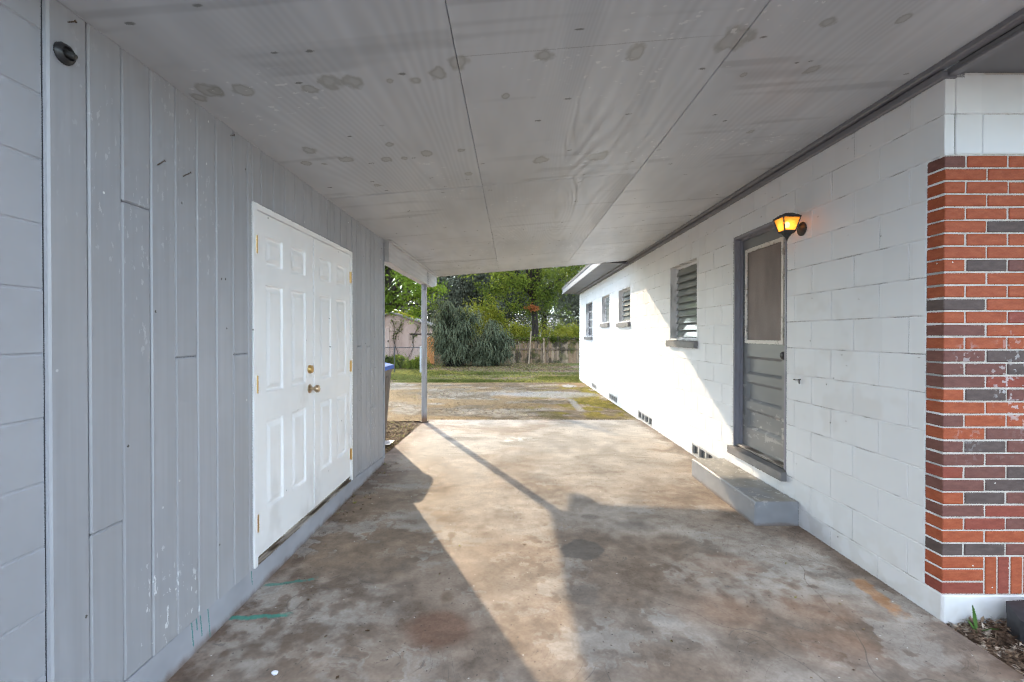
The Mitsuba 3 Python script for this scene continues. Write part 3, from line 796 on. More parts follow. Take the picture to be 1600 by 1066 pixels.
# side door
DX = WX + 0.078
jamb = sbox(DOOR[0], DOOR[2] - 0.006, DOOR[1], DOOR[3]).difference(sbox(DOOR[0] + 0.03, 0, DOOR[1] - 0.03, DOOR[3] - 0.03))
kf = add('house__door_frame', yz_extrude(jamb, WX + 0.012, WX + 0.16), 'mat_jamb')
stop = sbox(DOOR[0] + 0.0305, DOOR[2] - 0.006, DOOR[1] - 0.0305, DOOR[3] - 0.0305).difference(sbox(DOOR[0] + 0.042, 0, DOOR[1] - 0.042, DOOR[3] - 0.042))
add('house__door_frame__stop', yz_extrude(stop, WX + 0.05, WX + 0.074), 'mat_jamb')
ca = sbox(DOOR[0] + 0.002, DOOR[2] - 0.006, DOOR[1] - 0.001, DOOR[3] - 0.001).difference(sbox(DOOR[0] + 0.024, 0, DOOR[1] - 0.026, DOOR[3] - 0.026))
add('house__door_frame__edge_moulding', yz_extrude(ca, WX - 0.004, WX + 0.0115), 'mat_jamb')
D = 'house__door'
dy0, dy1, dz0, dz1 = DOOR[0] + 0.034, DOOR[1] - 0.034, DOOR[2] + 0.012, DOOR[3] - 0.034
glass = (3.80, 4.40, 1.385, 2.26)
pans = [(3.82, 4.41, 1.077, 1.252), (3.82, 4.41, 0.819, 1.007), (3.82, 4.41, 0.561, 0.748)]
leaf = sbox(dy0, dz0, dy1, dz1).difference(shapely.union_all([sbox(a, c, b, d) for a, b, c, d in [glass] + pans]))
add(D, yz_extrude(leaf, DX, DX + 0.042), 'mat_grey_door')
labels[D] = {'label': 'grey half-glass side door with three sunk panels'}
for a, b, c, d in pans:
    rs = [(a, b, c, d), (a + .006, b - .006, c + .006, d - .006), (a + .022, b - .022, c + .022, d - .022), (a + .026, b - .026, c + .026, d - .026)]
    add(D + '__panel', rings_panel(rs, -1, [DX + 0.001, DX + 0.005, DX + 0.018, DX + 0.027]), 'mat_grey_door')
a, b, c, d = glass
fr = sbox(a - .012, c - .012, b + .012, d + .012).difference(sbox(a + .02, c + .02, b - .02, d - .02))
add(D + '__glass_bead', yz_extrude(fr, DX - 0.011, DX - 0.0005), 'mat_stop')
add(D + '__screen', B(DX + 0.004, DX + 0.0055, a, b, c, d), 'mat_screen')
labels[D + '__screen'] = {'label': 'dusty brown insect screen over the door glass'}
add(D + '__pane', B(DX + 0.024, DX + 0.028, a, b, c, d), 'mat_glass')
kn = [(0.0, 0.07), (0.018, 0.07), (0.030, 0.062), (0.034, 0.048), (0.029, 0.033), (0.014, 0.024), (0.014, 0.008), (0.036, 0.006), (0.038, 0.0), (0.0, 0.0)]
add(D + '__knob', lathe(kn[::-1], [DX - 0.0003, dy0 + 0.05, 1.284], [-1, 0, 0]), 'mat_black', smooth=40)
add(D + '__keyhole_plate', B(DX - 0.006, DX - 0.0003, dy0 + 0.03, dy0 + 0.06, 1.115, 1.175, 0.002), 'mat_grey_door')
for z in (0.62, 1.35, 2.2):
    add(D + '__hinge', cyl([DX - 0.006, dy1 + 0.002, z - 0.045], [DX - 0.006, dy1 + 0.002, z + 0.045], 0.007, 10), 'mat_jamb')
add('house__door_sill', hull([[WX - 0.045, DOOR[0] - 0.01, 0.285], [WX - 0.045, DOOR[1] + 0.03, 0.285], [WX - 0.045, DOOR[0] - 0.01, 0.352], [WX - 0.045, DOOR[1] + 0.03, 0.352],
                             [WX + 0.16, DOOR[0] - 0.01, 0.285], [WX + 0.16, DOOR[1] + 0.03, 0.285], [WX + 0.16, DOOR[0] - 0.01, 0.37], [WX + 0.16, DOOR[1] + 0.03, 0.37]]), 'mat_sill')
add('house__threshold', B(WX + 0.02, WX + 0.13, DOOR[0] + 0.031, DOOR[1] - 0.031, 0.366, 0.385, 0.004), 'mat_threshold')

# windows
for wi, (a, b, z0, z1, s) in enumerate(WINS):
    wk = nkey('house__window')
    fx = WX + 0.085
    fr = sbox(a, z0, b, z1).difference(sbox(a + .025, z0 + .025, b - .025, z1 - .025))
    scene[wk] = mikit.ply(yz_extrude(fr, fx, fx + 0.05), 'mat_white' if wi != 3 else 'mat_trim')
    bx = cat(B(fx + 0.45, fx + 0.46, a - .1, b + .1, z0 - .1, z1 + .1), B(fx + .07, fx + .45, a - .1, a - .09, z0 - .1, z1 + .1), B(fx + .07, fx + .45, b + .09, b + .1, z0 - .1, z1 + .1),
             B(fx + .07, fx + .45, a - .09, b + .09, z0 - .1, z0 - .09), B(fx + .07, fx + .45, a - .09, b + .09, z1 + .09, z1 + .1))
    add(wk + '__dark_room', bx, 'mat_inside')
    if wi < 3:
        n = 10 if wi == 0 else 6
        h = (z1 - z0 - 0.05) / n
        for i in range(n):
            zc = z0 + 0.025 + (i + 0.5) * h
            t = math.radians((20, 26, 14)[wi])
            L = h * 1.12
            lv = B(-0.0025, 0.0025, a + .026, b - .026, -L / 2, L / 2, 0.001)
            lv.apply_transform(trimesh.transformations.rotation_matrix(t, [0, 1, 0]))
            lv.apply_translation([fx + 0.012, 0, zc])
            add(wk + '__louver', lv, 'mat_louver')
            le = B(-0.006, 0.005, a + .027, b - .027, -L / 2 - 0.005, -L / 2 + 0.003, 0.001)
            le.apply_transform(trimesh.transformations.rotation_matrix(t, [0, 1, 0]))
            le.apply_translation([fx + 0.012, 0, zc])
            add(wk + '__louver_edge', le, 'mat_louver_edge')
        rail = B(fx + 0.02, fx + 0.03, a + 0.026, b - 0.026, z0 + 0.03, z0 + 0.045)
        add(wk + '__rail', rail, 'mat_trim')
        add(wk + '__blind', B(fx + 0.16, fx + 0.163, a, b, z0, z1), 'mat_inside' if wi == 0 else 'mat_curtain')
    else:
        for i in (1, 2, 3):
            zz = z0 + (z1 - z0) * i / 4
            add(wk + '__muntin', B(fx + 0.008, fx + 0.04, a + .0255, b - .0255, zz - .012, zz + .012, .002), 'mat_white')
        add(wk + '__pane', B(fx + 0.022, fx + 0.026, a + .02, b - .02, z0 + .02, z1 - .02), 'mat_glass')
        add(wk + '__blind', B(fx + 0.16, fx + 0.163, a, b, z0, z1), 'mat_curtain')
    sl = hull([[WX - .05, a - .03, s + .002], [WX - .05, b + .03, s + .002], [WX - .05, a - .03, z0 - .03], [WX - .05, b + .03, z0 - .03],
               [WX + .09, a - .03, s + .002], [WX + .09, b + .03, s + .002], [WX + .09, a - .03, z0 - .002], [WX + .09, b + .03, z0 - .002]])
    add(wk + '__sill', sl, 'mat_sill')
labels['house__window'] = {'label': 'tall louvered window next to the door'}
labels['house__window_001'] = {'label': 'short louvered window with its slats tilted open'}
labels['house__window_002'] = {'label': 'short louvered window with its slats nearly shut'}
labels['house__window_003'] = {'label': 'farthest window, panes between level bars'}

# foundation vents
for a, b in VENTS:
    vk = nkey('house__vent')
    n, w = 4, (b - a) / 4
    hs = [sbox(a + i * w + 0.018, 0.022, a + (i + 1) * w - 0.018, VZ - 0.02) for i in range(n)]
    fr = sbox(a + .001, 0.006, b - .001, VZ - .001).difference(shapely.union_all(hs))
    scene[vk] = mikit.ply(yz_extrude(fr, WX + 0.0, WX + 0.06), 'mat_vent')
    add(vk + '__screen', B(WX + 0.03, WX + 0.034, a + 0.004, b - 0.004, 0.01, VZ - 0.004), 'mat_vent_mesh')

# ------------------------------------------------------------------ storage room (grey, left)
LX = -1.46
lab('storage_room', 'grey painted storage room of vertical boards on the left side', 'shed')
SY1 = 5.164
LD = (2.563, 4.152, 0.131, 2.2075)
base = sbox(-0.6, 0.0, SY1 - 0.012, 2.56).difference(sbox(LD[0], LD[2], LD[1], LD[3]))
PW = 'storage_room__plank_wall'
add(PW, yz_extrude(sbox(1.4395, 0.02, SY1 - 0.012, 2.55).difference(sbox(LD[0], LD[2], LD[1], LD[3])), LX - 0.12, LX - 0.021), 'mat_plank_seam')
add('storage_room__end_wall', B(-4.9, LX - 0.018, SY1 - 0.10, SY1 - 0.002, 0.0, 2.48), 'mat_plank')
add('storage_room__back_wall', B(-5.0, -4.9, -0.6, SY1 - 0.1, 0.0, 2.3), 'mat_plank')
add('storage_room__front_wall', B(-4.9, LX - 0.2, -0.7, -0.6, 0.0, 2.4), 'mat_plank')


def zbot(y):
    return 0.150 - 0.025 * min(max((y - 1.6) / 1.0, 0), 1) if y < 4.0 else 0.131 - 0.062 * (y - 4.152)


SPLIT = {1: 0.76, 2: 1.96, 4: 1.357, 7: 1.352, 21: 1.345, 23: 1.335, 24: 0.7}
k = 0
y = 1.437
prn = np.random.default_rng(2)
PWID = 0.1355
while y < SY1 - 0.02:
    ya, yb = y, min(y + PWID, SY1)
    if yb > SY1 - 0.03:
        yb = SY1
    if ya < LD[0] < yb:
        yb2 = LD[0] - 0.0005
        segs = [(ya, yb2, zbot(ya), 2.535), (LD[0], yb, LD[3] + 0.001, 2.535)]
    elif ya >= LD[0] and yb <= LD[1]:
        segs = [(ya, yb, LD[3] + 0.001, 2.535)]
    elif ya < LD[1] < yb:
        segs = [(ya, LD[1], LD[3] + 0.001, 2.535), (LD[1] + 0.0005, yb, zbot(yb), 2.535)]
    else:
        segs = [(ya, yb, zbot((ya + yb) / 2), 2.535)]
    for (a, b, za, zb) in segs:
        if b - a < 0.012:
            continue
        parts = [(za, zb)]
        if k in SPLIT and za < 0.5:
            parts = [(za, SPLIT[k] - 0.0008), (SPLIT[k] + 0.0008, zb)]
        for (q0, q1) in parts:
            d = prn.uniform(-0.0015, 0.0015)
            add(PW + '__plank', B(LX - 0.024, LX + d, a + 0.0016, b - 0.0016, q0, q1, 0.0058), 'mat_plank')
    if yb >= SY1:
        break
    y, k = yb, k + 1
add('storage_room__corner_board', B(LX - 0.04, LX + 0.012, SY1 + 0.0005, SY1 + 0.022, 0.05, 2.5, 0.004), 'mat_plank')
add('storage_room__curb', hull([[LX - 0.12, 1.45, -0.05], [LX + 0.014, 1.45, -0.05], [LX - 0.12, SY1 + .01, -0.05], [LX + 0.014, SY1 + .01, -0.05],
                               [LX - 0.12, 1.45, 0.147], [LX - 0.001, 1.45, 0.147], [LX - 0.12, 2.6, 0.124], [LX - 0.001, 2.6, 0.124], [LX - 0.12, 4.15, 0.128], [LX - 0.001, 4.15, 0.128],
                               [LX - 0.12, SY1 + .01, 0.066], [LX - 0.001, SY1 + .01, 0.066]]), 'mat_curb')
BW = 'storage_room__block_wall'
BX = LX - 0.018
add(BW, B(BX - 0.14, BX - 0.004, -0.6, 1.4375, -0.05, 2.54), 'mat_block_grey')
for kz in range(-6, 7):
    za, zb = 1.194 + kz * 0.2032, min(1.194 + (kz + 1) * 0.2032, 2.534)
    y = 1.436 - (0.40 if kz % 2 else 0.20)
    edges = [1.4378, y]
    while y > -0.6:
        y -= 0.4064
        edges.append(max(y, -0.6))
    for b, a in zip(edges[:-1], edges[1:]):
        if b - a > 0.02:
            add(BW + '__block', B(BX - 0.05, BX + prn.uniform(-0.001, 0.001), a + G, b - G if b < 1.43 else b, max(za, -0.03) + G, zb - G, 0.0035), 'mat_block_grey')

# white double doors
fx = LX - 0.004
fo = sbox(LD[0] + 0.001, LD[2] + 0.001, LD[1] - 0.001, LD[3] - 0.001)
FT = 0.034
fr = fo.difference(sbox(LD[0] + FT, 0, LD[1] - FT, LD[3] - FT))
add('storage_room__door_frame', yz_extrude(fr, fx - 0.11, fx + 0.010), 'mat_white_door')
labels['storage_room__door_frame'] = {'label': 'thin white frame round the double doors'}
sx = fx + 0.001
mid = 3.3565
PZ = [(1.868, 2.047), (1.11, 1.757), (0.414, 0.945)]
for di, (ya, yb) in enumerate([(LD[0] + FT + 0.003, mid - 0.002), (mid + 0.002, LD[1] - FT - 0.003)]):
    dk = nkey('storage_room__door')
    za, zb = LD[2] + 0.045, LD[3] - FT - 0.004
    w = yb - ya
    cols = [(ya + 0.115, ya + 0.325), (yb - 0.325, yb - 0.115)]
    if di == 0:
        cols = [(2.703, 2.912), (3.017, 3.232)]
    else:
        cols = [(3.462, 3.685), (3.795, 4.018)]
    ps = [(c0, c1, z0, z1) for c0, c1 in cols for z0, z1 in PZ]
    lf = sbox(ya, za, yb, zb).difference(shapely.union_all([sbox(a, c, b, d) for a, b, c, d in ps]))
    scene[dk] = mikit.ply(yz_extrude(lf, sx - 0.044, sx), 'mat_white_door')
    for a, b, c, d in ps:
        ins = lambda t: (a + t, b - t, c + t, d - t)
        add(dk + '__panel', rings_panel([ins(0), ins(.004), ins(.012), ins(.020), ins(.026), ins(.048), ins(.052)], 1,
                                        [sx, sx - .001, sx - .012, sx - .0135, sx - .0125, sx - .0015, sx - .001]), 'mat_white_door')
    yh = ya - 0.002 if di == 0 else yb + 0.002
    for z in (0.375, 1.172, 1.973):
        hk = add(dk + '__hinge', cat(cyl([sx + 0.006, yh, z - 0.05], [sx + 0.006, yh, z + 0.05], 0.0075, 12), B(sx + 0.0004, sx + 0.003, yh - 0.016, yh + 0.016, z - 0.048, z + 0.048)), 'mat_brass')
    add(dk + '__weather_strip', B(sx - 0.03, sx - 0.004, ya, yb, LD[2] + 0.026, za - 0.0006), 'mat_threshold')
labels['storage_room__door'] = {'label': 'white six-panel leaf with the brass knob and deadbolt'}
labels['storage_room__door_001'] = {'label': 'white six-panel leaf without a knob'}
kp = [(0.0, 0.0), (0.032, 0.0), (0.032, 0.006), (0.024, 0.012), (0.012, 0.015), (0.011, 0.035), (0.020, 0.042), (0.0275, 0.052), (0.028, 0.062), (0.022, 0.071), (0.008, 0.074), (0.0, 0.074)]
add('storage_room__door__knob', lathe(kp, [sx - 0.001, 3.285, 1.066], [1, 0, 0]), 'mat_knob', smooth=40)
kp = [(0.0, 0.0), (0.031, 0.0), (0.031, 0.006), (0.026, 0.022), (0.014, 0.026), (0.0, 0.026)]
add('storage_room__door__deadbolt', lathe(kp, [sx - 0.001, 3.285, 1.207], [1, 0, 0]), 'mat_brass', smooth=40)
add('storage_room__astragal', B(sx + 0.0005, sx + 0.006, mid - 0.002, mid + 0.022, LD[2] + 0.05, LD[3] - FT - 0.006, 0.001), 'mat_white_door')
add('storage_room__threshold', cat(B(sx - 0.10, sx + 0.004, LD[0] + FT + .001, LD[1] - FT - .001, LD[2] - 0.002, LD[2] + 0.012), B(sx - 0.10, sx - 0.016, LD[0] + FT + .001, LD[1] - FT - .001, LD[2] + 0.012, LD[2] + 0.025)), 'mat_threshold')
labels['storage_room__threshold'] = {'label': 'dark worn threshold under the white doors'}

# small things fixed to the planks
sk = 'wall_socket'
lab(sk, 'small round black lamp socket on the top of the first plank', 'socket')
sp = [LX + 0.0012, 1.487, 2.372]
add(sk + '__base', lathe([(0.0, 0.0), (0.034, 0.0), (0.034, 0.004), (0.029, 0.014), (0.021, 0.018), (0.018, 0.008), (0.0, 0.008)], sp, [1, 0, 0]), 'mat_black', smooth=40)
add(sk + '__plug', tube([[LX + 0.006, 1.487, 2.372], [LX + 0.03, 1.488, 2.367], [LX + 0.038, 1.49, 2.362]], [0.011, 0.011, 0.008], 12), 'mat_black_cast', smooth=40)


def nail(px, py, length, up, label):
    y = 711 * 1.46 / (800 - px)
    z = 1.46 - (py - 522) / 711 * y
    d = np.array([1.0, 0.05, up])
    d /= np.linalg.norm(d)
    p0 = np.array([LX - 0.006, y, z])
    p1 = p0 + d * (length + 0.006)
    key = nkey('nail')
    scene[key] = mikit.ply(cat(tube([p0, p1], [0.0021, 0.0021], 8), tube([p1, p1 + d * 0.002], [0.0048, 0.0048], 10)), 'mat_iron')
    lab(key, label, 'nail', 'nails left in the planks')


nail(247, 260, 0.035, 0.62, 'rusty nail pointing up, left of the pair at mid height')
nail(288, 277, 0.035, 0.55, 'rusty nail pointing up, right of the pair at mid height')
nail(110, 37, 0.022, 0.1, 'dark nail near the ceiling, above the black socket')
nail(361, 212, 0.02, 0.0, 'dark nail at the ceiling, beyond the pair of rusty nails')

# ------------------------------------------------------------------ carport roof
lab('carport', 'grey plywood carport roof on a beam and one post', 'carport')
CZ = 2.65                                   # ceiling height at x = 0
RY1 = 8.50
xc = [-1.466, -0.235, 0.985, WX - 0.004]
yr = [0.90, 1.16, 3.60, 6.04, RY1]  # front edge cut short, out of view, to let more sky light in
for i in range(3):
    for j in range(4):
        g = 0.0014
        dz = prn.uniform(-0.001, 0.001)
        add('carport__ceiling_panel', slope(B(xc[i] + g, xc[i + 1] - g, yr[j] + g, yr[j + 1] - g, CZ + dz, CZ + 0.014 + dz, 0.002)), 'mat_ceiling')
add('carport__roof_deck', slope(B(-1.522, 1.67, 5.20, RY1 + 0.005, CZ + 0.017, CZ + 0.115)), 'mat_plank_seam')
add('carport__roof_deck', slope(B(-5.3, 2.6, 0.88, 5.20, CZ + 0.017, CZ + 0.115)), 'mat_plank_seam')
add('carport__roof_overhang', slope(B(-1.93, -1.523, 5.21, RY1 + 0.004, CZ + 0.09, CZ + 0.1145)), 'mat_beam')
add('carport__roof_cover', slope(B(-1.94, 1.66, 5.21, RY1 + 0.015, CZ + 0.116, CZ + 0.13)), 'mat_roof')
add('carport__roof_cover', slope(B(-5.31, 2.0, 0.87, 5.209, CZ + 0.116, CZ + 0.13)), 'mat_roof')
add('carport__rear_trim', slope(B(-1.52, 1.66, RY1 + 0.006, RY1 + 0.022, CZ - 0.004, CZ + 0.1145)), 'mat_beam')
bz0, bz1 = 2.285, CZ + ROOF_S * -1.40 - 0.001
bm = hull([[-1.40, SY1 + .024, bz0], [-1.52, SY1 + .024, bz0], [-1.40, SY1 + .024, bz1 - .002], [-1.52, SY1 + .024, bz1 - .012], [-1.40, 8.0, bz0], [-1.52, 8.0, bz0], [-1.40, 8.46, bz0 + .075], [-1.52, 8.46, bz0 + .075], [-1.40, 8.46, bz1 - .002], [-1.52, 8.46, bz1 - .012]])
add('carport__beam', bm, 'mat_beam')
add('carport__beam_trim', B(-1.3995, -1.375, SY1 + .03, 8.45, bz1 - 0.026, bz1 - 0.001, 0.003), 'mat_beam')
add('carport__post', B(-1.50, -1.42, 7.535, 7.615, -0.01, bz0 - 0.001, 0.006), 'mat_post')
add('carport__post_strap', B(-1.3998, -1.396, 7.545, 7.605, bz0 + 0.01, bz1 - 0.03), 'mat_trim')
add('carport__post_strap', B(-1.46, -1.414, 7.525, 7.5295, bz0 - 0.10, bz0 - 0.004), 'mat_trim')
add('carport__base_plate', B(-1.53, -1.39, 7.505, 7.645, 0.0008, 0.009, 0.002), 'mat_iron')
for qx, qy in ((-1.52, 7.515), (-1.40, 7.515), (-1.52, 7.635), (-1.40, 7.635)):
    add('carport__anchor_bolt', cyl([qx, qy, 0.0085], [qx, qy, 0.022], 0.007, 6), 'mat_iron')
labels['carport__post'] = {'label': 'slim grey post with a rusty brown foot'}

# ------------------------------------------------------------------ concrete step
lab('door_step', 'grey painted concrete step under the side door', 'step')
sm = B(1.85, WX - 0.0015, 3.453, 4.68, -0.02, 0.183, 0.010)
add('door_step', sm, 'mat_step')
labels['door_step'] = {'label': 'grey painted concrete step under the side door', 'category': 'step'}

# ------------------------------------------------------------------ wall lantern
lab('wall_lantern', 'lit black lantern with amber glass beside the grey door', 'lamp')
LK = 'wall_lantern'
ly, lz = 3.435, 2.262
add(LK + '__backplate', lathe([(0.0, 0.0), (0.052, 0.0), (0.052, 0.008), (0.044, 0.014), (0.034, 0.016), (0.024, 0.024), (0.0, 0.026)], [WX - 0.0016, ly, lz - 0.01], [-1, 0, 0]), 'mat_black_cast', smooth=40)
lc = np.array([2.075, 3.44])        # lantern axis
add(LK + '__arm', tube([[WX - 0.02, ly, lz + 0.0], [WX - 0.045, ly, lz + 0.022], [WX - 0.055, ly, lz + 0.01], [WX - 0.07, ly, lz - 0.03], [lc[0] + 0.02, lc[1], lz - 0.045], [lc[0], lc[1], lz - 0.04]], [0.012, 0.012, 0.011, 0.011, 0.011, 0.014], 12), 'mat_black_cast', smooth=40)
add(LK + '__scroll', tube([[WX - 0.03, ly, lz + 0.02], [WX - 0.05, ly, lz + 0.05], [WX - 0.028, ly - 0.004, lz + 0.07]], [0.012, 0.011, 0.007], 10), 'mat_black_cast', smooth=40)
add(LK + '__finial', lathe([(0.0, -0.075), (0.005, -0.07), (0.011, -0.055), (0.018, -0.045), (0.028, -0.03), (0.036, -0.02), (0.040, -0.008), (0.0, -0.006)], [lc[0], lc[1], lz - 0.022], [0, 0, 1], 16), 'mat_black_cast', smooth=40)
zb_, zt_ = lz - 0.028, lz + 0.072
rb, rt = 0.040, 0.064


def lant(u, v, s=1.0):           # u in {-1,1}^2 corner, v height 0..1
    r = (rb + (rt - rb) * v) * s
    return np.array([lc[0] + u[0] * r, lc[1] + u[1] * r, zb_ + (zt_ - zb_) * v])


cs = [(-1, -1), (1, -1), (1, 1), (-1, 1)]
bars = [tube([lant(c, 0), lant(c, 1)], [0.0045, 0.0045], 6) for c in cs]
for v in (0.0, 1.0):
    for i in range(4):
        bars.append(tube([lant(cs[i], v), lant(cs[(i + 1) % 4], v)], [0.005, 0.005], 6))
for i in range(4):
    for t in (0.5,):
        pass
add(LK + '__frame', cat(*bars), 'mat_black_cast')
add(LK + '__tray', hull([lant(c, 0.0) + [0, 0, dz] for c in cs for dz in (-0.006, 0.002)]), 'mat_black_cast')
for i in range(4):
    q = [lant(cs[i], 0.01, 0.985), lant(cs[(i + 1) % 4], 0.01, 0.985), lant(cs[(i + 1) % 4], 0.99, 0.985), lant(cs[i], 0.99, 0.985)]
    add(LK + '__glass', trimesh.Trimesh(np.array(q), [[0, 1, 2], [0, 2, 3]], process=False), 'mat_amber')
top = [np.array([lc[0] + u[0] * 0.069, lc[1] + u[1] * 0.069, zt_ + 0.002]) for u in cs]
top += [p + [0, 0, 0.006] for p in top] + [np.array([lc[0] + u[0] * 0.028, lc[1] + u[1] * 0.028, zt_ + 0.034]) for u in cs]
rt_m = hull(top)
add(LK + '__cap', rt_m, 'mat_black_cast')
add(LK + '__holder', cyl([lc[0], lc[1], zb_ + 0.003], [lc[0], lc[1], zb_ + 0.025], 0.012, 12), 'mat_black_cast', smooth=40)
bulb = trimesh.creation.icosphere(2, 0.019)
bulb.vertices = bulb.vertices * [1, 1, 1.3] + [lc[0], lc[1], zb_ + 0.05]
add(LK + '__bulb', bulb, None, smooth=True)
scene[LK + '__bulb']['emitter'] = {'type': 'area', 'radiance': {'type': 'rgb', 'value': [4.0, 2.7, 1.4]}}
scene[LK + '__bulb']['bsdf'] = {'type': 'diffuse', 'reflectance': {'type': 'rgb', 'value': [0.5, 0.5, 0.5]}}

# hook on the white wall
lab('wall_hook', 'small black hook on the white wall right of the door', 'hook')
hy = 3.448
add('wall_hook', cat(tube([[WX - 0.0012, hy, 1.115], [WX - 0.03, hy, 1.113], [WX - 0.055, hy, 1.116]], [0.0045, 0.004, 0.004], 8), tube([[WX - 0.012, hy, 1.112], [WX - 0.014, hy, 1.095], [WX - 0.010, hy, 1.085]], [0.005, 0.006, 0.004], 8)), 'mat_black')
labels['wall_hook'] = {'label': 'small black hook on the white wall right of the door', 'category': 'hook'}

# ------------------------------------------------------------------ trash bin
lab('trash_bin', 'brown wheeled trash bin with a blue lid past the board wall', 'bin')


def rrect(cx, cy, hx, hy, r, z, n=5):
    out = []
    for sx_, sy_, a0 in ((1, 1, 0), (-1, 1, 90), (-1, -1, 180), (1, -1, 270)):
        for a in np.linspace(a0, a0 + 90, n):
            out.append([cx + sx_ * (hx - r) + r * math.cos(math.radians(a)), cy + sy_ * (hy - r) + r * math.sin(math.radians(a)), z])
    return out


bcx, bcy = -1.985, 6.15
add('trash_bin__body', hull(rrect(bcx, bcy, 0.215, 0.24, 0.05, -0.045) + rrect(bcx, bcy, 0.285, 0.31, 0.06, 0.94)), 'mat_bin', smooth=35)
add('trash_bin__rim', hull(rrect(bcx, bcy, 0.30, 0.325, 0.06, 0.935) + rrect(bcx, bcy, 0.30, 0.325, 0.06, 0.975)), 'mat_bin', smooth=35)
add('trash_bin__lid', hull(rrect(bcx, bcy, 0.315, 0.345, 0.07, 0.977) + rrect(bcx, bcy, 0.312, 0.342, 0.07, 1.03) + rrect(bcx - 0.10, bcy, 0.13, 0.24, 0.06, 1.105)), 'mat_bin_lid', smooth=35)
for q in (-0.12, 0.0, 0.12):
    add('trash_bin__rib', hull([[bcx + 0.205, bcy + q - .012, 0.06], [bcx + 0.205, bcy + q + .012, 0.06], [bcx + 0.222, bcy + q, 0.06], [bcx + 0.27, bcy + q - .012, .9], [bcx + 0.27, bcy + q + .012, .9], [bcx + 0.289, bcy + q, .9]]), 'mat_bin')
for s in (-1, 1):
    add('trash_bin__wheel', lathe([(0.0, -0.03), (0.10, -0.03), (0.115, -0.015), (0.115, 0.015), (0.10, 0.03), (0.0, 0.03)], [bcx - 0.21, bcy + s * 0.24, 0.055], [0, 1, 0]), 'mat_black', smooth=40)
add('trash_bin__handle', tube([[bcx - 0.30, bcy - 0.26, 0.96], [bcx - 0.36, bcy - 0.24, 0.99], [bcx - 0.36, bcy + 0.24, 0.99], [bcx - 0.30, bcy + 0.26, 0.96]], 0.014, 8), 'mat_bin', smooth=40)
st = hull([[bcx + 0.275, bcy - 0.12, 0.80], [bcx + 0.277, bcy - 0.12, 0.80], [bcx + 0.275, bcy + 0.02, 0.80], [bcx + 0.277, bcy + .02, .80], [bcx + .255, bcy - .12, .58], [bcx + .2575, bcy - .12, .58], [bcx + .255, bcy + .02, .58], [bcx + .2575, bcy + .02, .58]])
st2 = hull([[bcx + 0.06, bcy - 0.302, 0.80], [bcx + 0.06, bcy - 0.3045, 0.80], [bcx + 0.2, bcy - 0.302, 0.80], [bcx + 0.2, bcy - .3045, .80], [bcx + .06, bcy - .284, .58], [bcx + .06, bcy - .287, .58], [bcx + .2, bcy - .284, .58], [bcx + .2, bcy - .287, .58]])
add('trash_bin__sticker', st2, 'mat_sticker')

# ------------------------------------------------------------------ leaves, blades, chips
def leaf_quads(c, length, width, r, flat=0.0, fold=0.12):
    n = len(c)
    a = r.normal(size=(n, 3))
    a[:, 2] *= (1 - flat)
    a[:, 2] -= 0.25 * (1 - flat)
    a /= np.linalg.norm(a, axis=1, keepdims=True)
    nn = r.normal(size=(n, 3)) * (1 - flat)
    nn[:, 2] += 0.6 + 3 * flat
    b = np.cross(nn, a)
    b /= np.linalg.norm(b, axis=1, keepdims=True) + 1e-9
    up = np.cross(a, b)
    L = length * r.uniform(0.6, 1.3, (n, 1))
    Wd = width * r.uniform(0.6, 1.3, (n, 1))
    v = np.stack([c - a * L / 2, c + b * Wd / 2 + up * Wd * fold, c + a * L / 2, c - b * Wd / 2 + up * Wd * fold], 1).reshape(-1, 3)
    k = np.arange(n)[:, None] * 4
    f = np.vstack([k + [0, 1, 2], k + [0, 2, 3]])
    return trimesh.Trimesh(v, f, process=False)


def crown_points(center, radii, clusters, per, spread, r, hollow=0.45, lumps=0.35):
    u = r.normal(size=(clusters, 3))
    u /= np.linalg.norm(u, axis=1, keepdims=True)
    rad = (hollow + (1 - hollow) * r.uniform(0, 1, clusters) ** 0.7)
    rad = rad * (1 + lumps * (meshkit.noise(u * 2.3 + np.asarray(center) * 0.37, 4) - 0.5) * 2)
    c = np.asarray(center) + u * rad[:, None] * np.asarray(radii)
    cnt = r.poisson(per, clusters)
    idx = np.repeat(np.arange(clusters), cnt)
    p = c[idx] + r.normal(size=(len(idx), 3)) * spread * r.uniform(0.6, 1.3, (clusters, 1))[idx]
    return c, p


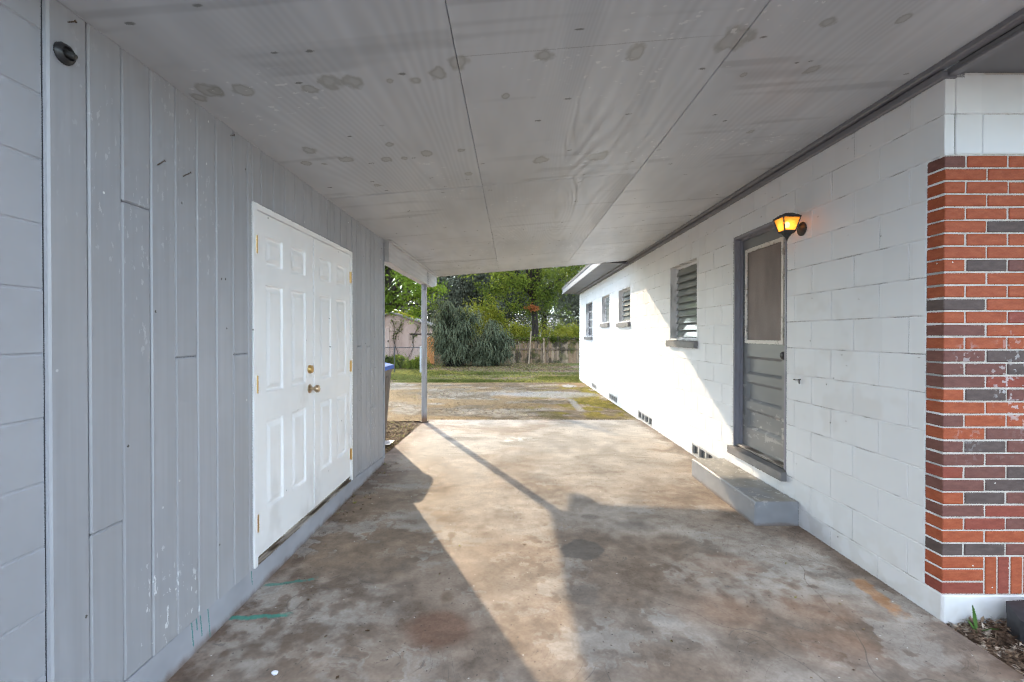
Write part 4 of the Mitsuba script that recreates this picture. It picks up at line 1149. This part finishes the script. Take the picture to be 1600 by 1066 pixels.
def tree(name, base, height_fork, center, radii, trunk_r, clusters, per, spread, leaf, mat, seed, label, category='tree', zmin=None, lean=(0, 0), group=None, hollow=0.45, limbs=26):
    r = np.random.default_rng(seed)
    key = nkey(name)
    b = np.array(base, float)
    fork = b + [lean[0], lean[1], height_fork]
    c, p = crown_points(center, radii, clusters, per, spread, r, hollow)
    if zmin is not None:
        p = p[p[:, 2] > zmin + 0.3 * r.normal(size=len(p))]
    ts = np.linspace(0, 1, 7)[:, None]
    path = b + (fork - b) * ts + np.sin(ts * 3.1) * np.array([0.06, 0.04, 0]) * r.normal()
    ms = [tube(path, trunk_r * (1.15 - 0.45 * ts[:, 0]), 9)]
    for q in c[r.permutation(len(c))[:limbs]]:
        s = fork + (np.asarray(center) - fork) * r.uniform(0, 0.35)
        mid_ = (s + q) / 2 + r.normal(size=3) * 0.2 + [0, 0, 0.2]
        tt = np.linspace(0, 1, 6)[:, None]
        br = (1 - tt) ** 2 * s + 2 * tt * (1 - tt) * mid_ + tt ** 2 * q
        ms.append(tube(br, trunk_r * 0.42 * (1 - 0.85 * tt[:, 0]), 6))
    scene[key + '__trunk'] = mikit.ply(cat(*ms), 'mat_bark', smooth=50)
    scene[key + '__crown'] = mikit.ply(leaf_quads(p, leaf, leaf * 0.52, r), mat)
    lab(key, label, category, group)
    return key


# oak over the shed
ok = tree('oak_tree', [-6.9, 21.3, -0.07], 2.2, [-5.2, 20.2, 3.7], [2.6, 1.7, 1.6], 0.20, 62, 110, 0.19, 0.15, 'mat_leaf_oak', 21, 'bright green oak leaning over the pink shed', zmin=1.9, limbs=34)
r = np.random.default_rng(211)
c, p = crown_points([-4.4, 20.6, 5.9], [2.9, 1.6, 1.4], 20, 1, 0.2, r, 0.1)
c2, p = crown_points([-1.5, 20.8, 6.3], [1.3, 1.2, 1.0], 15, 1, 0.2, r, 0.1)
c = np.vstack([c, c2])
idx = np.repeat(np.arange(len(c)), 150)
p = c[idx] + r.normal(size=(len(idx), 3)) * np.array([0.42, 0.30, 0.13]) * r.uniform(0.6, 1.3, (len(c), 1))[idx]
add(ok + '__upper_crown', leaf_quads(p, 0.15, 0.08, r), 'mat_leaf_oak')
add(ok + '__limb', cat(*[tube(np.array([[-6.4, 21.0, 2.6], [-5.2, 20.8, 4.4 + 0.2 * i], list(c[i])]), [0.07, 0.05, 0.012], 6) for i in range(18)]), 'mat_bark', smooth=50)
# big tree with dark trunk behind the fence
tree('shade_tree', [1.15, 25.4, -0.07], 3.3, [0.9, 25.4, 5.6], [3.3, 2.6, 3.4], 0.21, 170, 90, 0.26, 0.17, 'mat_leaf_deep', 22, 'dark green tree with a black trunk straight behind the wood fence', zmin=2.3, lean=(0.05, 0))
tree('background_tree', [-4.3, 36, -0.07], 3.0, [-4.2, 36, 5.4], [3.8, 3, 4.6], 0.3, 200, 190, 0.5, 0.22, 'mat_leaf_gray', 23, 'grey-green tree far behind the weeping shrub, between oak and dark trunk', group=None)
tree('background_tree', [-0.6, 38, -0.07], 3.0, [-0.4, 38, 6.3], [3.8, 3, 4.8], 0.3, 200, 190, 0.5, 0.22, 'mat_leaf_gray', 24, 'grey-green tree far back, just left of the black trunk')
tree('background_tree', [6.0, 33, -0.07], 2.0, [5.6, 33, 4.0], [3.0, 3, 4.2], 0.25, 160, 170, 0.45, 0.19, 'mat_leaf_gray', 25, 'dull grey-green tree at the corner of the white house')
tree('background_tree', [-9.5, 40, -0.07], 3.0, [-9.5, 40, 5.0], [4.5, 3, 5.0], 0.3, 170, 110, 0.5, 0.2, 'mat_leaf_gray', 26, 'grey-green tree behind the roof of the pink shed')
tree('background_tree', [3.2, 44, -0.07], 3.0, [3.0, 44, 6.0], [5.0, 3, 6.0], 0.3, 170, 120, 0.6, 0.22, 'mat_leaf_deep', 27, 'green tree farthest back, behind the crown of the dark tree')
# lit yellow-green growth past the fence
tree('bright_shrub', [-1.9, 28.5, -0.07], 0.8, [-1.8, 28.5, 2.1], [1.3, 1.0, 1.7], 0.06, 90, 70, 0.2, 0.15, 'mat_leaf_lime', 31, 'yellow-green bush rising behind the weeping shrub', 'shrub', limbs=10)
tree('bright_shrub', [0.2, 27.2, -0.07], 0.5, [0.0, 27.2, 1.1], [1.5, 0.8, 0.85], 0.05, 80, 70, 0.18, 0.13, 'mat_leaf_lime', 32, 'yellow-green bush above the fence, left of the black trunk', 'shrub', limbs=8)
tree('bright_shrub', [3.0, 27.4, -0.07], 0.5, [3.0, 27.4, 1.15], [1.7, 0.8, 0.95], 0.05, 90, 70, 0.18, 0.13, 'mat_leaf_lime', 33, 'yellow-green bush above the fence, right of the black trunk', 'shrub', limbs=8)
# reddish leaves low in the dark tree
r = np.random.default_rng(41)
c, p = crown_points([1.15, 24.9, 2.92], [0.42, 0.25, 0.2], 15, 14, 0.07, r, 0.2)
add('shade_tree__dry_leaves', leaf_quads(p, 0.13, 0.05, r), 'mat_red_leaf')
labels['shade_tree__dry_leaves'] = {'label': 'clump of dry orange-red leaves low on the trunk'}


# weeping grey shrub: arching canes with hanging blades
def weeping(seed, bx_, by_, w, h, n):
    r = np.random.default_rng(seed)
    V, F, canes, k = [], [], [], 0
    for i in range(n):
        a = r.uniform(0, 2 * np.pi)
        rad = r.uniform(0.15, 1.0) ** 0.8
        b0 = np.array([bx_ + 0.35 * w * rad * math.cos(a), by_ + 0.3 * rad * math.sin(a), -0.07])
        hh = h * r.uniform(0.3, 1.08) * (1 - 0.3 * rad ** 2) * (0.75 + 0.5 * meshkit.noise(np.array([[a * 1.3, seed, 0.0]]))[0])
        tip = b0 + [w * 0.62 * rad * math.cos(a), 0.8 * rad * math.sin(a), hh]
        m_ = b0 + [0.1 * math.cos(a), 0.1 * math.sin(a), hh * 1.15]
        t = np.linspace(0, 1, 7)[:, None]
        path = (1 - t) ** 2 * b0 + 2 * t * (1 - t) * m_ + t ** 2 * tip
        canes.append(tube(path, 0.012, 4, caps=False))
        nb = 52
        for j in range(nb):
            s = r.uniform(0.35, 1.0)
            o = path[min(int(s * 6), 6)] + r.normal(size=3) * 0.07
            d = r.normal(size=3)
            d[2] = abs(d[2]) * 0.8 + 0.2
            d /= np.linalg.norm(d)
            L = r.uniform(0.2, 0.6)
            side = np.cross(d, [0, 0, 1.0])
            side /= np.linalg.norm(side) + 1e-9
            wd = r.uniform(0.012, 0.026)
            pts = [o + d * L * q - np.array([0, 0, 1.0]) * L * 1.15 * q * q for q in (0, 0.35, 0.7, 1.0)]
            pts = [np.array([q[0], q[1], max(q[2], -0.06)]) for q in pts]
            ws = [0.6, 1.0, 0.8, 0.1]
            for q_, w_ in zip(pts, ws):
                V += [q_ - side * wd * w_, q_ + side * wd * w_]
            for q in range(3):
                e = k + 2 * q
                F += [[e, e + 1, e + 3], [e, e + 3, e + 2]]
            k += 8
    return trimesh.Trimesh(np.array(V), np.array(F), process=False), cat(*canes)


for sd, x_, y_, w_, h_, n_, lb in ((51, -2.75, 21.6, 1.55, 2.9, 150, 'large weeping grey-green shrub beside the slim post'),
                                   (52, -1.05, 21.9, 1.3, 1.8, 110, 'weeping grey-green shrub at the left end of the wood fence')):
    kx = nkey('weeping_shrub')
    bl, cn = weeping(sd, x_, y_, w_, h_, n_)
    scene[kx + '__foliage'] = mikit.ply(bl, 'mat_blade')
    scene[kx + '__stem'] = mikit.ply(cn, 'mat_bark')
    lab(kx, lb, 'shrub')

# low dark plants before the shed
for sd, x_, lb in ((61, -5.9, 'low dark leafy plant by the left shed door'), (62, -5.0, 'low dark leafy plant under the bare mesh fence'), (63, -4.05, 'low dark plant beside the metal fence post')):
    kx = nkey('leafy_plant')
    bl, cn = weeping(sd, x_ * 20.3 / 19.5, 20.3, 0.45, 0.55, 16)
    scene[kx + '__foliage'] = mikit.ply(bl, 'mat_leaf_deep')
    scene[kx + '__stem'] = mikit.ply(cn, 'mat_bark')
    lab(kx, lb, 'plant')

# ------------------------------------------------------------------ wood fence
lab('wood_fence', 'weathered brown slat fence across the back of the yard', 'fence')
FY = 24.0
r = np.random.default_rng(71)
x = -4.3
while x < 6.5:
    w_ = r.uniform(0.125, 0.145)
    h_ = 1.30 + r.uniform(-0.07, 0.05)
    tilt = r.normal() * 0.012
    sl = B(-w_ / 2, w_ / 2, -0.01, 0.01, -0.08, h_, 0.004)
    v = sl.vertices.copy()
    v[:, 0] += tilt * v[:, 2]
    sl.vertices = v
    sl.apply_translation([x + w_ / 2, FY + r.normal() * 0.006, 0])
    add('wood_fence__slat', sl, str(r.choice(['mat_slat_brown', 'mat_slat_grey', 'mat_slat_brown', 'mat_slat_dark'])))
    x += w_ + r.uniform(0.004, 0.016)
for z in (0.62, 1.14):
    add('wood_fence__rail', B(-4.3, 6.5, FY - 0.056, FY - 0.018, z, z + 0.09, 0.004), 'mat_slat_dark')
for px_ in (-2.9, -0.45, 1.62, 4.1):
    add('wood_fence__post', B(px_, px_ + 0.10, FY - 0.16, FY - 0.058, -0.08, 1.24, 0.006), 'mat_slat_grey')
r = np.random.default_rng(72)
vx = r.uniform(-2.2, 6.0, 1500)
vx = np.round(vx * 1.4) / 1.4 + r.normal(size=1500) * 0.22
vz = 1.27 + r.normal(size=1500) * 0.07 - np.abs(r.normal(size=1500)) * 0.08
add('fence_vine__foliage', leaf_quads(np.stack([vx, FY - 0.08 + r.normal(size=1500) * 0.06, vz], 1), 0.11, 0.07, r), 'mat_leaf_deep')
vs = np.linspace(-2.2, 6.0, 60)
add('fence_vine__stem', cat(*[tube(np.stack([vs, FY - 0.05 + 0.03 * np.sin(vs * 5 + o), 1.24 + 0.04 * np.sin(vs * 3.1 + o * 2)], 1), 0.012, 5) for o in (0, 1.3)]), 'mat_bark')
lab('fence_vine', 'dark vine trailing along the top of the wood fence', 'vine')
lab('leaning_pole', 'thin pale pole leaning on the wood fence near the black trunk', 'pole')
add('leaning_pole', tube([[0.86, 23.45, -0.08], [0.93, 23.68, 0.7], [1.0, 23.86, 1.62]], [0.04, 0.037, 0.032], 8), 'mat_pole', smooth=50)
labels['leaning_pole'] = {'label': 'thin pale pole leaning on the wood fence near the black trunk', 'category': 'pole'}

# orange board panel end post
lab('orange_board', 'short round-topped orange board beside the weeping shrub', 'board')
ob = Polygon([(-0.19, -0.08), (0.19, -0.08), (0.19, 1.18)] + [(0.19 * math.cos(a), 1.18 + 0.17 * math.sin(a)) for a in np.linspace(0.2, math.pi - 0.2, 9)] + [(-0.19, 1.18)])
om = trimesh.creation.extrude_polygon(ob, 0.05, engine='earcut')
om.vertices = np.stack([om.vertices[:, 0] - 4.16, om.vertices[:, 2] + 23.2, om.vertices[:, 1]], 1)
add('orange_board__face', om, 'mat_orange')
add('orange_board__rail', B(-4.36, -3.96, 23.165, 23.198, 0.86, 0.93, 0.004), 'mat_orange')

# ------------------------------------------------------------------ chain link fence
lab('mesh_fence', 'low black wire mesh fence in front of the pink shed', 'fence')
CY = 17.6
add('mesh_fence__top_rail', cyl([-9.5, CY, 0.94], [-3.5, CY, 0.94], 0.014, 8), 'mat_wire', smooth=50)
for x_, rr, mt in ((-3.54, 0.035, 'mat_metal'), (-4.55, 0.02, 'mat_wire'), (-5.75, 0.02, 'mat_wire'), (-7.9, 0.02, 'mat_wire')):
    kx = add('mesh_fence__post', cyl([x_, CY + 0.02 if rr > .03 else CY, -0.1], [x_, CY + 0.02 if rr > .03 else CY, 0.99], rr, 12), mt, smooth=50)
labels['mesh_fence__post'] = {'label': 'grey metal end post'}
wires = []
for o in np.arange(-9.5, -3.5, 0.075):
    for s in (-1, 1):
        x1 = o + s * 0.98
        if -9.6 < x1 < -3.5:
            wires.append(tube([[o, CY + 0.003 * s, -0.05], [x1, CY + 0.003 * s, 0.93]], 0.0016, 3, caps=False))
kx = add('mesh_fence__wire_mesh', cat(*wires), 'mat_wire')
labels[kx] = {'label': 'diamond wire mesh', 'kind': 'stuff'}
gw = []
for o in np.arange(-5.75, -4.6, 0.04):
    gw.append(tube([[o - 0.9, CY - 0.02, -0.05], [o - 0.9, CY - 0.02, 0.92]], 0.004, 4, caps=False))

# ------------------------------------------------------------------ pink shed
lab('pink_shed', 'faded pink wooden shed with vines behind the mesh fence', 'shed')
SY = 26.0
pk, ev = 2.66, 1.92
sx0, sx1, sxm = -9.0, -4.55, -6.85
for i, xa in enumerate(np.arange(sx0, sx1 - 0.01, 0.445)):
    xb = min(xa + 0.437, sx1)
    top_ = lambda q: pk - abs(q - sxm) * (pk - ev) / 2.2
    pts = [(xa, -0.08), (xb, -0.08), (xb, top_(xb))] + ([(sxm, pk)] if xa < sxm < xb else []) + [(xa, top_(xa))]
    mm = trimesh.creation.extrude_polygon(Polygon(pts), 0.03, engine='earcut')
    mm.vertices = np.stack([mm.vertices[:, 0], mm.vertices[:, 2] + SY, mm.vertices[:, 1]], 1)
    add('pink_shed__wall_board', mm, 'mat_pink')
add('pink_shed__body', hull([[sx0, SY + .031, -.08], [sx1, SY + .031, -.08], [sx0, SY + 4, -.08], [sx1, SY + 4, -.08], [sx0, SY + .031, ev - .06], [sx1, SY + .031, ev - .06], [sx0, SY + 4, ev - .06], [sx1, SY + 4, ev - .06], [sxm, SY + .031, pk - .03], [sxm, SY + 4, pk - .03]]), 'mat_pink')
for s, xe in ((-1, sx0 - 0.25), (1, sx1 + 0.25)):
    ze = pk - abs(xe - sxm) * (pk - ev) / 2.2
    add('pink_shed__roof', hull([[sxm, SY - .2, pk + .005], [sxm, SY + 4.2, pk + .005], [xe, SY - .2, ze + .005], [xe, SY + 4.2, ze + .005], [sxm, SY - .2, pk + .07], [sxm, SY + 4.2, pk + .07], [xe, SY - .2, ze + .07], [xe, SY + 4.2, ze + .07]]), 'mat_roof')
add('pink_shed__door', B(-5.75, -4.75, SY - 0.025, SY - 0.002, -0.05, 1.42, 0.005), 'mat_pink_door')
add('pink_shed__door__header', B(-5.85, -4.65, SY - 0.06, SY - 0.003, 1.43, 1.50, 0.005), 'mat_bark')
add('pink_shed__door', B(-7.9, -7.0, SY - 0.025, SY - 0.002, -0.05, 1.85, 0.005), 'mat_pink_door')
add('pink_shed__door_001__latch', B(-7.1, -7.03, SY - 0.05, SY - 0.026, 1.0, 1.12, 0.004), 'mat_iron')
r = np.random.default_rng(81)
for i, (x0_, x1_, zt) in enumerate(((-6.85, -6.5, 2.35), (-6.35, -6.9, 2.2), (-5.4, -5.9, 1.95))):
    t = np.linspace(0, 1, 14)
    pth = np.stack([x0_ + (x1_ - x0_) * t + 0.07 * np.sin(t * 9 + i), np.full(14, SY - 0.07), zt * (1 - t) - 0.05], 1)
    lv = pth[r.integers(0, 6, 60)] + r.normal(size=(60, 3)) * [0.12, 0.02, 0.1]
    kx = nkey('climbing_vine')
    scene[kx + '__stem'] = mikit.ply(tube(pth, 0.016, 6), 'mat_bark')
    scene[kx + '__leaves'] = mikit.ply(leaf_quads(lv, 0.1, 0.07, r), 'mat_leaf_deep')
    lab(kx, ['dark vine on the shed wall nearest the left door', 'dark vine crossing the middle of the shed wall', 'dark vine hanging over the right shed door'][i], 'vine')
r = np.random.default_rng(82)
lv = np.stack([r.uniform(-8.6, -5.6, 500), np.full(500, SY - 0.1) + r.uniform(-0.1, 0.5, 500), 0 * np.arange(500)], 1)
lv[:, 2] = pk - np.abs(lv[:, 0] - sxm) * (pk - ev) / 2.2 + 0.12 + np.abs(r.normal(size=500)) * 0.06
add('roof_debris', leaf_quads(lv, 0.13, 0.09, r), 'mat_leaf_lime')
lab('roof_debris', 'yellow-green leaf litter along the edge of the shed roof', 'leaves', kind='stuff')

# neighbour's house far behind
lab('neighbour_house', 'pale roofed house glimpsed through the trees past the fence', 'house')
add('neighbour_house__wall', B(-7, 9, 55, 61, -0.1, 2.35), 'mat_neighbour_wall')
add('neighbour_house__roof', hull([[-7.6, 54.4, 2.35], [9.6, 54.4, 2.35], [-7.6, 61.6, 2.35], [9.6, 61.6, 2.35], [-4, 58, 3.9], [6, 58, 3.9]]), 'mat_neighbour_roof')

# ------------------------------------------------------------------ grass, litter, mulch
r = np.random.default_rng(91)


def blades(n, x0, x1, y0, y1, h, keep=None, z=-0.075):
    x = r.uniform(x0, x1, n)
    y = r.uniform(y0, y1, n)
    if keep is not None:
        k_ = keep(x, y) > r.uniform(0, 1, n)
        x, y = x[k_], y[k_]
    n = len(x)
    a = r.uniform(0, 2 * np.pi, n)
    hh = h * r.uniform(0.4, 1.2, n)
    w_ = r.uniform(0.006, 0.013, n)
    b0 = np.stack([x - w_ * np.cos(a), y - w_ * np.sin(a), np.full(n, z)], 1)
    b1 = np.stack([x + w_ * np.cos(a), y + w_ * np.sin(a), np.full(n, z)], 1)
    tp = np.stack([x + r.normal(size=n) * h * 0.45, y + r.normal(size=n) * h * 0.45, z + hh], 1)
    v = np.stack([b0, b1, tp], 1).reshape(-1, 3)
    return trimesh.Trimesh(v, np.arange(3 * n).reshape(-1, 3), process=False)


def grass_keep(x, y):
    f = meshkit.fbm(np.stack([x * 0.45, y * 0.9, 0 * x], -1), 3, 5)
    band = np.clip((y - 13.75) / 0.3, 0, 1) * np.clip((18.8 - 0.3 * (x + 1) - y) / 2.0, 0.05, 1)
    return band * np.clip((f - 0.38) / 0.18, 0.03, 1)


add('grass', blades(190000, -9, 6.5, 13.8, 24, 0.10, grass_keep), 'mat_grass')
lab('grass', 'strip of short green grass between the old pad and the fences', 'grass', kind='stuff')


def scatter_litter(n, x0, x1, y0, y1, L, W_, z, keep=None, flat=0.8, lift=0.02):
    x = r.uniform(x0, x1, n)
    y = r.uniform(y0, y1, n)
    if keep is not None:
        k_ = keep(x, y) > r.uniform(0, 1, n)
        x, y = x[k_], y[k_]
    zz = (z(x, y) if callable(z) else z) + r.uniform(0.002, lift, len(x))
    return leaf_quads(np.stack([x, y, zz], 1), L, W_, r, flat)


add('leaf_litter', cat(scatter_litter(7500, -4.2, -1.56, 5.2, 7.74, 0.06, 0.035, -0.042, lambda x, y: np.clip(1.4 * meshkit.fbm(np.stack([x * 2, y * 2, 0 * x], -1), 3) - 0.1, 0, 1), lift=0.03),
                       scatter_litter(9000, -8, 2.8, 19.0, 23.9, 0.09, 0.05, -0.075, lift=0.03),
                       scatter_litter(5000, -8, 3.5, 13.7, 19.5, 0.07, 0.04, -0.06, lift=0.02)), 'mat_litter')
lab('leaf_litter', 'dry brown fallen leaves lying on the soil', 'leaves', kind='stuff')
add('pad_debris', scatter_litter(5200, -5.5, 2.1, 7.8, 13.8, 0.045, 0.022, pad_z, lambda x, y: np.clip(1.6 * meshkit.fbm(np.stack([x * .8, y * .8, 0 * x], -1), 3) - 0.3, 0, 1), lift=0.006), 'mat_litter')
lab('pad_debris', 'scattered small dry leaves on the old pad', 'leaves', kind='stuff')
add('slab_debris', cat(scatter_litter(60, -1.3, 2.0, 1.7, 7.5, 0.022, 0.012, 0.0, lift=0.005), scatter_litter(90, -1.45, -1.25, 3.5, 5.3, 0.03, 0.015, 0.0, lift=0.006)), 'mat_litter')
lab('slab_debris', 'few crumbs of dry leaf scattered over the carport slab', 'leaves', kind='stuff')


def chips(n, x0, x1, y0, y1, L, W_, zf):
    x = r.uniform(x0, x1, n)
    y = r.uniform(y0, y1, n)
    return leaf_quads(np.stack([x, y, zf(x, y) + r.uniform(0.002, 0.03, n)], 1), L, W_, r, 0.65, 0.05)


bedz = lambda x, y: -0.03 + 0.05 * meshkit.fbm(np.stack([x * 5, y * 5, 0 * x], -1), 3) * np.clip((x - 2.186) / 0.15, 0, 1)
add('mulch_chips', cat(chips(3800, 2.20, 3.3, 1.3, 2.30, 0.045, 0.011, bedz), chips(900, 2.20, 3.3, 1.3, 2.30, 0.03, 0.018, bedz)), 'mat_mulch')
lab('mulch_chips', 'loose bark and twig chips in the planting bed', 'mulch', kind='stuff')

# bits on the ground one can point to
lab('paper_scrap', 'pale crumpled scrap among the dead leaves by the slab edge', 'litter')
sc_ = grid_sheet(-1.80, -1.60, 5.95, 6.22, 9, 9, lambda x, y: -0.03 + 0.06 * meshkit.fbm(np.stack([x * 12, y * 12, 0 * x], -1), 3))
add('paper_scrap', sc_, 'mat_scrap', smooth=True)
labels['paper_scrap'] = {'label': 'pale crumpled scrap among the dead leaves by the slab edge', 'category': 'litter'}


def stone(x, y, rr, label, mat='mat_scrap'):
    m_ = trimesh.creation.icosphere(2, rr)
    v = m_.vertices
    m_.vertices = v * (0.75 + 0.5 * meshkit.noise(v / rr * 1.6 + x * 9)[:, None]) * [1, 0.8, 0.55] + [x, y, rr * 0.4]
    kx = nkey('white_stone')
    scene[kx] = mikit.ply(m_, mat, smooth=True)
    lab(kx, label, 'stone')


stone(-1.02, 1.945, 0.014, 'small white stone on the slab at the lower left')

# plants and block in the front bed
def sprout(x, y, specs, label):
    kx = nkey('green_sprout')
    ms = []
    for (dx, dy, L, w_, lean_) in specs:
        t = np.linspace(0, 1, 7)
        c_ = np.stack([x + dx * t + 0 * t, y + dy * t, bedz(np.array([x]), np.array([y]))[0] + L * (t - lean_ * t * t)], 1)
        ww = w_ * np.sin(np.clip(t * 0.93 + 0.07, 0, 1) * np.pi) ** 0.7
        sd = np.array([1.0, 0.25, 0.0])
        V = np.vstack([c_ - sd * ww[:, None], c_ + [0, 0.004, 0], c_ + sd * ww[:, None]])
        F = []
        for q in range(6):
            for o in (0, 7):
                F += [[q + o, q + 1 + o, q + 8 + o], [q + o, q + 8 + o, q + 7 + o]]
        ms.append(trimesh.Trimesh(V, F, process=False))
    scene[kx + '__leaf'] = mikit.ply(ms[0], 'mat_sprout', smooth=True)
    for i, q in enumerate(ms[1:]):
        scene[kx + f'__leaf_{i + 1:03d}'] = mikit.ply(q, 'mat_sprout', smooth=True)
    lab(kx, label, 'plant')


sprout(2.29, 2.23, [(-0.012, 0.01, 0.13, 0.013, 0.0), (-0.05, 0.0, 0.07, 0.007, 0.0), (0.05, -0.03, 0.05, 0.012, 0.2), (0.09, -0.02, 0.05, 0.014, 0.4)], 'young green plant with one upright leaf at the foot of the brick corner')
sprout(2.50, 2.10, [(-0.075, 0.03, 0.11, 0.016, 0.0), (0.03, 0.05, 0.05, 0.012, 0.3)], 'leaning green leaf against the dark angular block')
lab('angular_block', 'dark grey angular block lying in the mulch by the brick corner', 'block')
ab = hull([[2.44, 2.24, 0.14], [2.72, 2.26, 0.145], [2.95, 2.20, 0.10], [2.39, 2.13, 0.115], [2.42, 1.985, 0.10], [2.70, 1.93, 0.11], [2.43, 2.22, -0.03], [2.39, 2.13, -0.03], [2.42, 1.97, -0.03], [2.96, 2.2, -0.03], [2.9, 1.85, -0.03], [2.8, 1.9, 0.08]])
add('angular_block', ab, 'mat_rubber')
labels['angular_block'] = {'label': 'dark grey angular block lying in the mulch by the brick corner', 'category': 'block'}
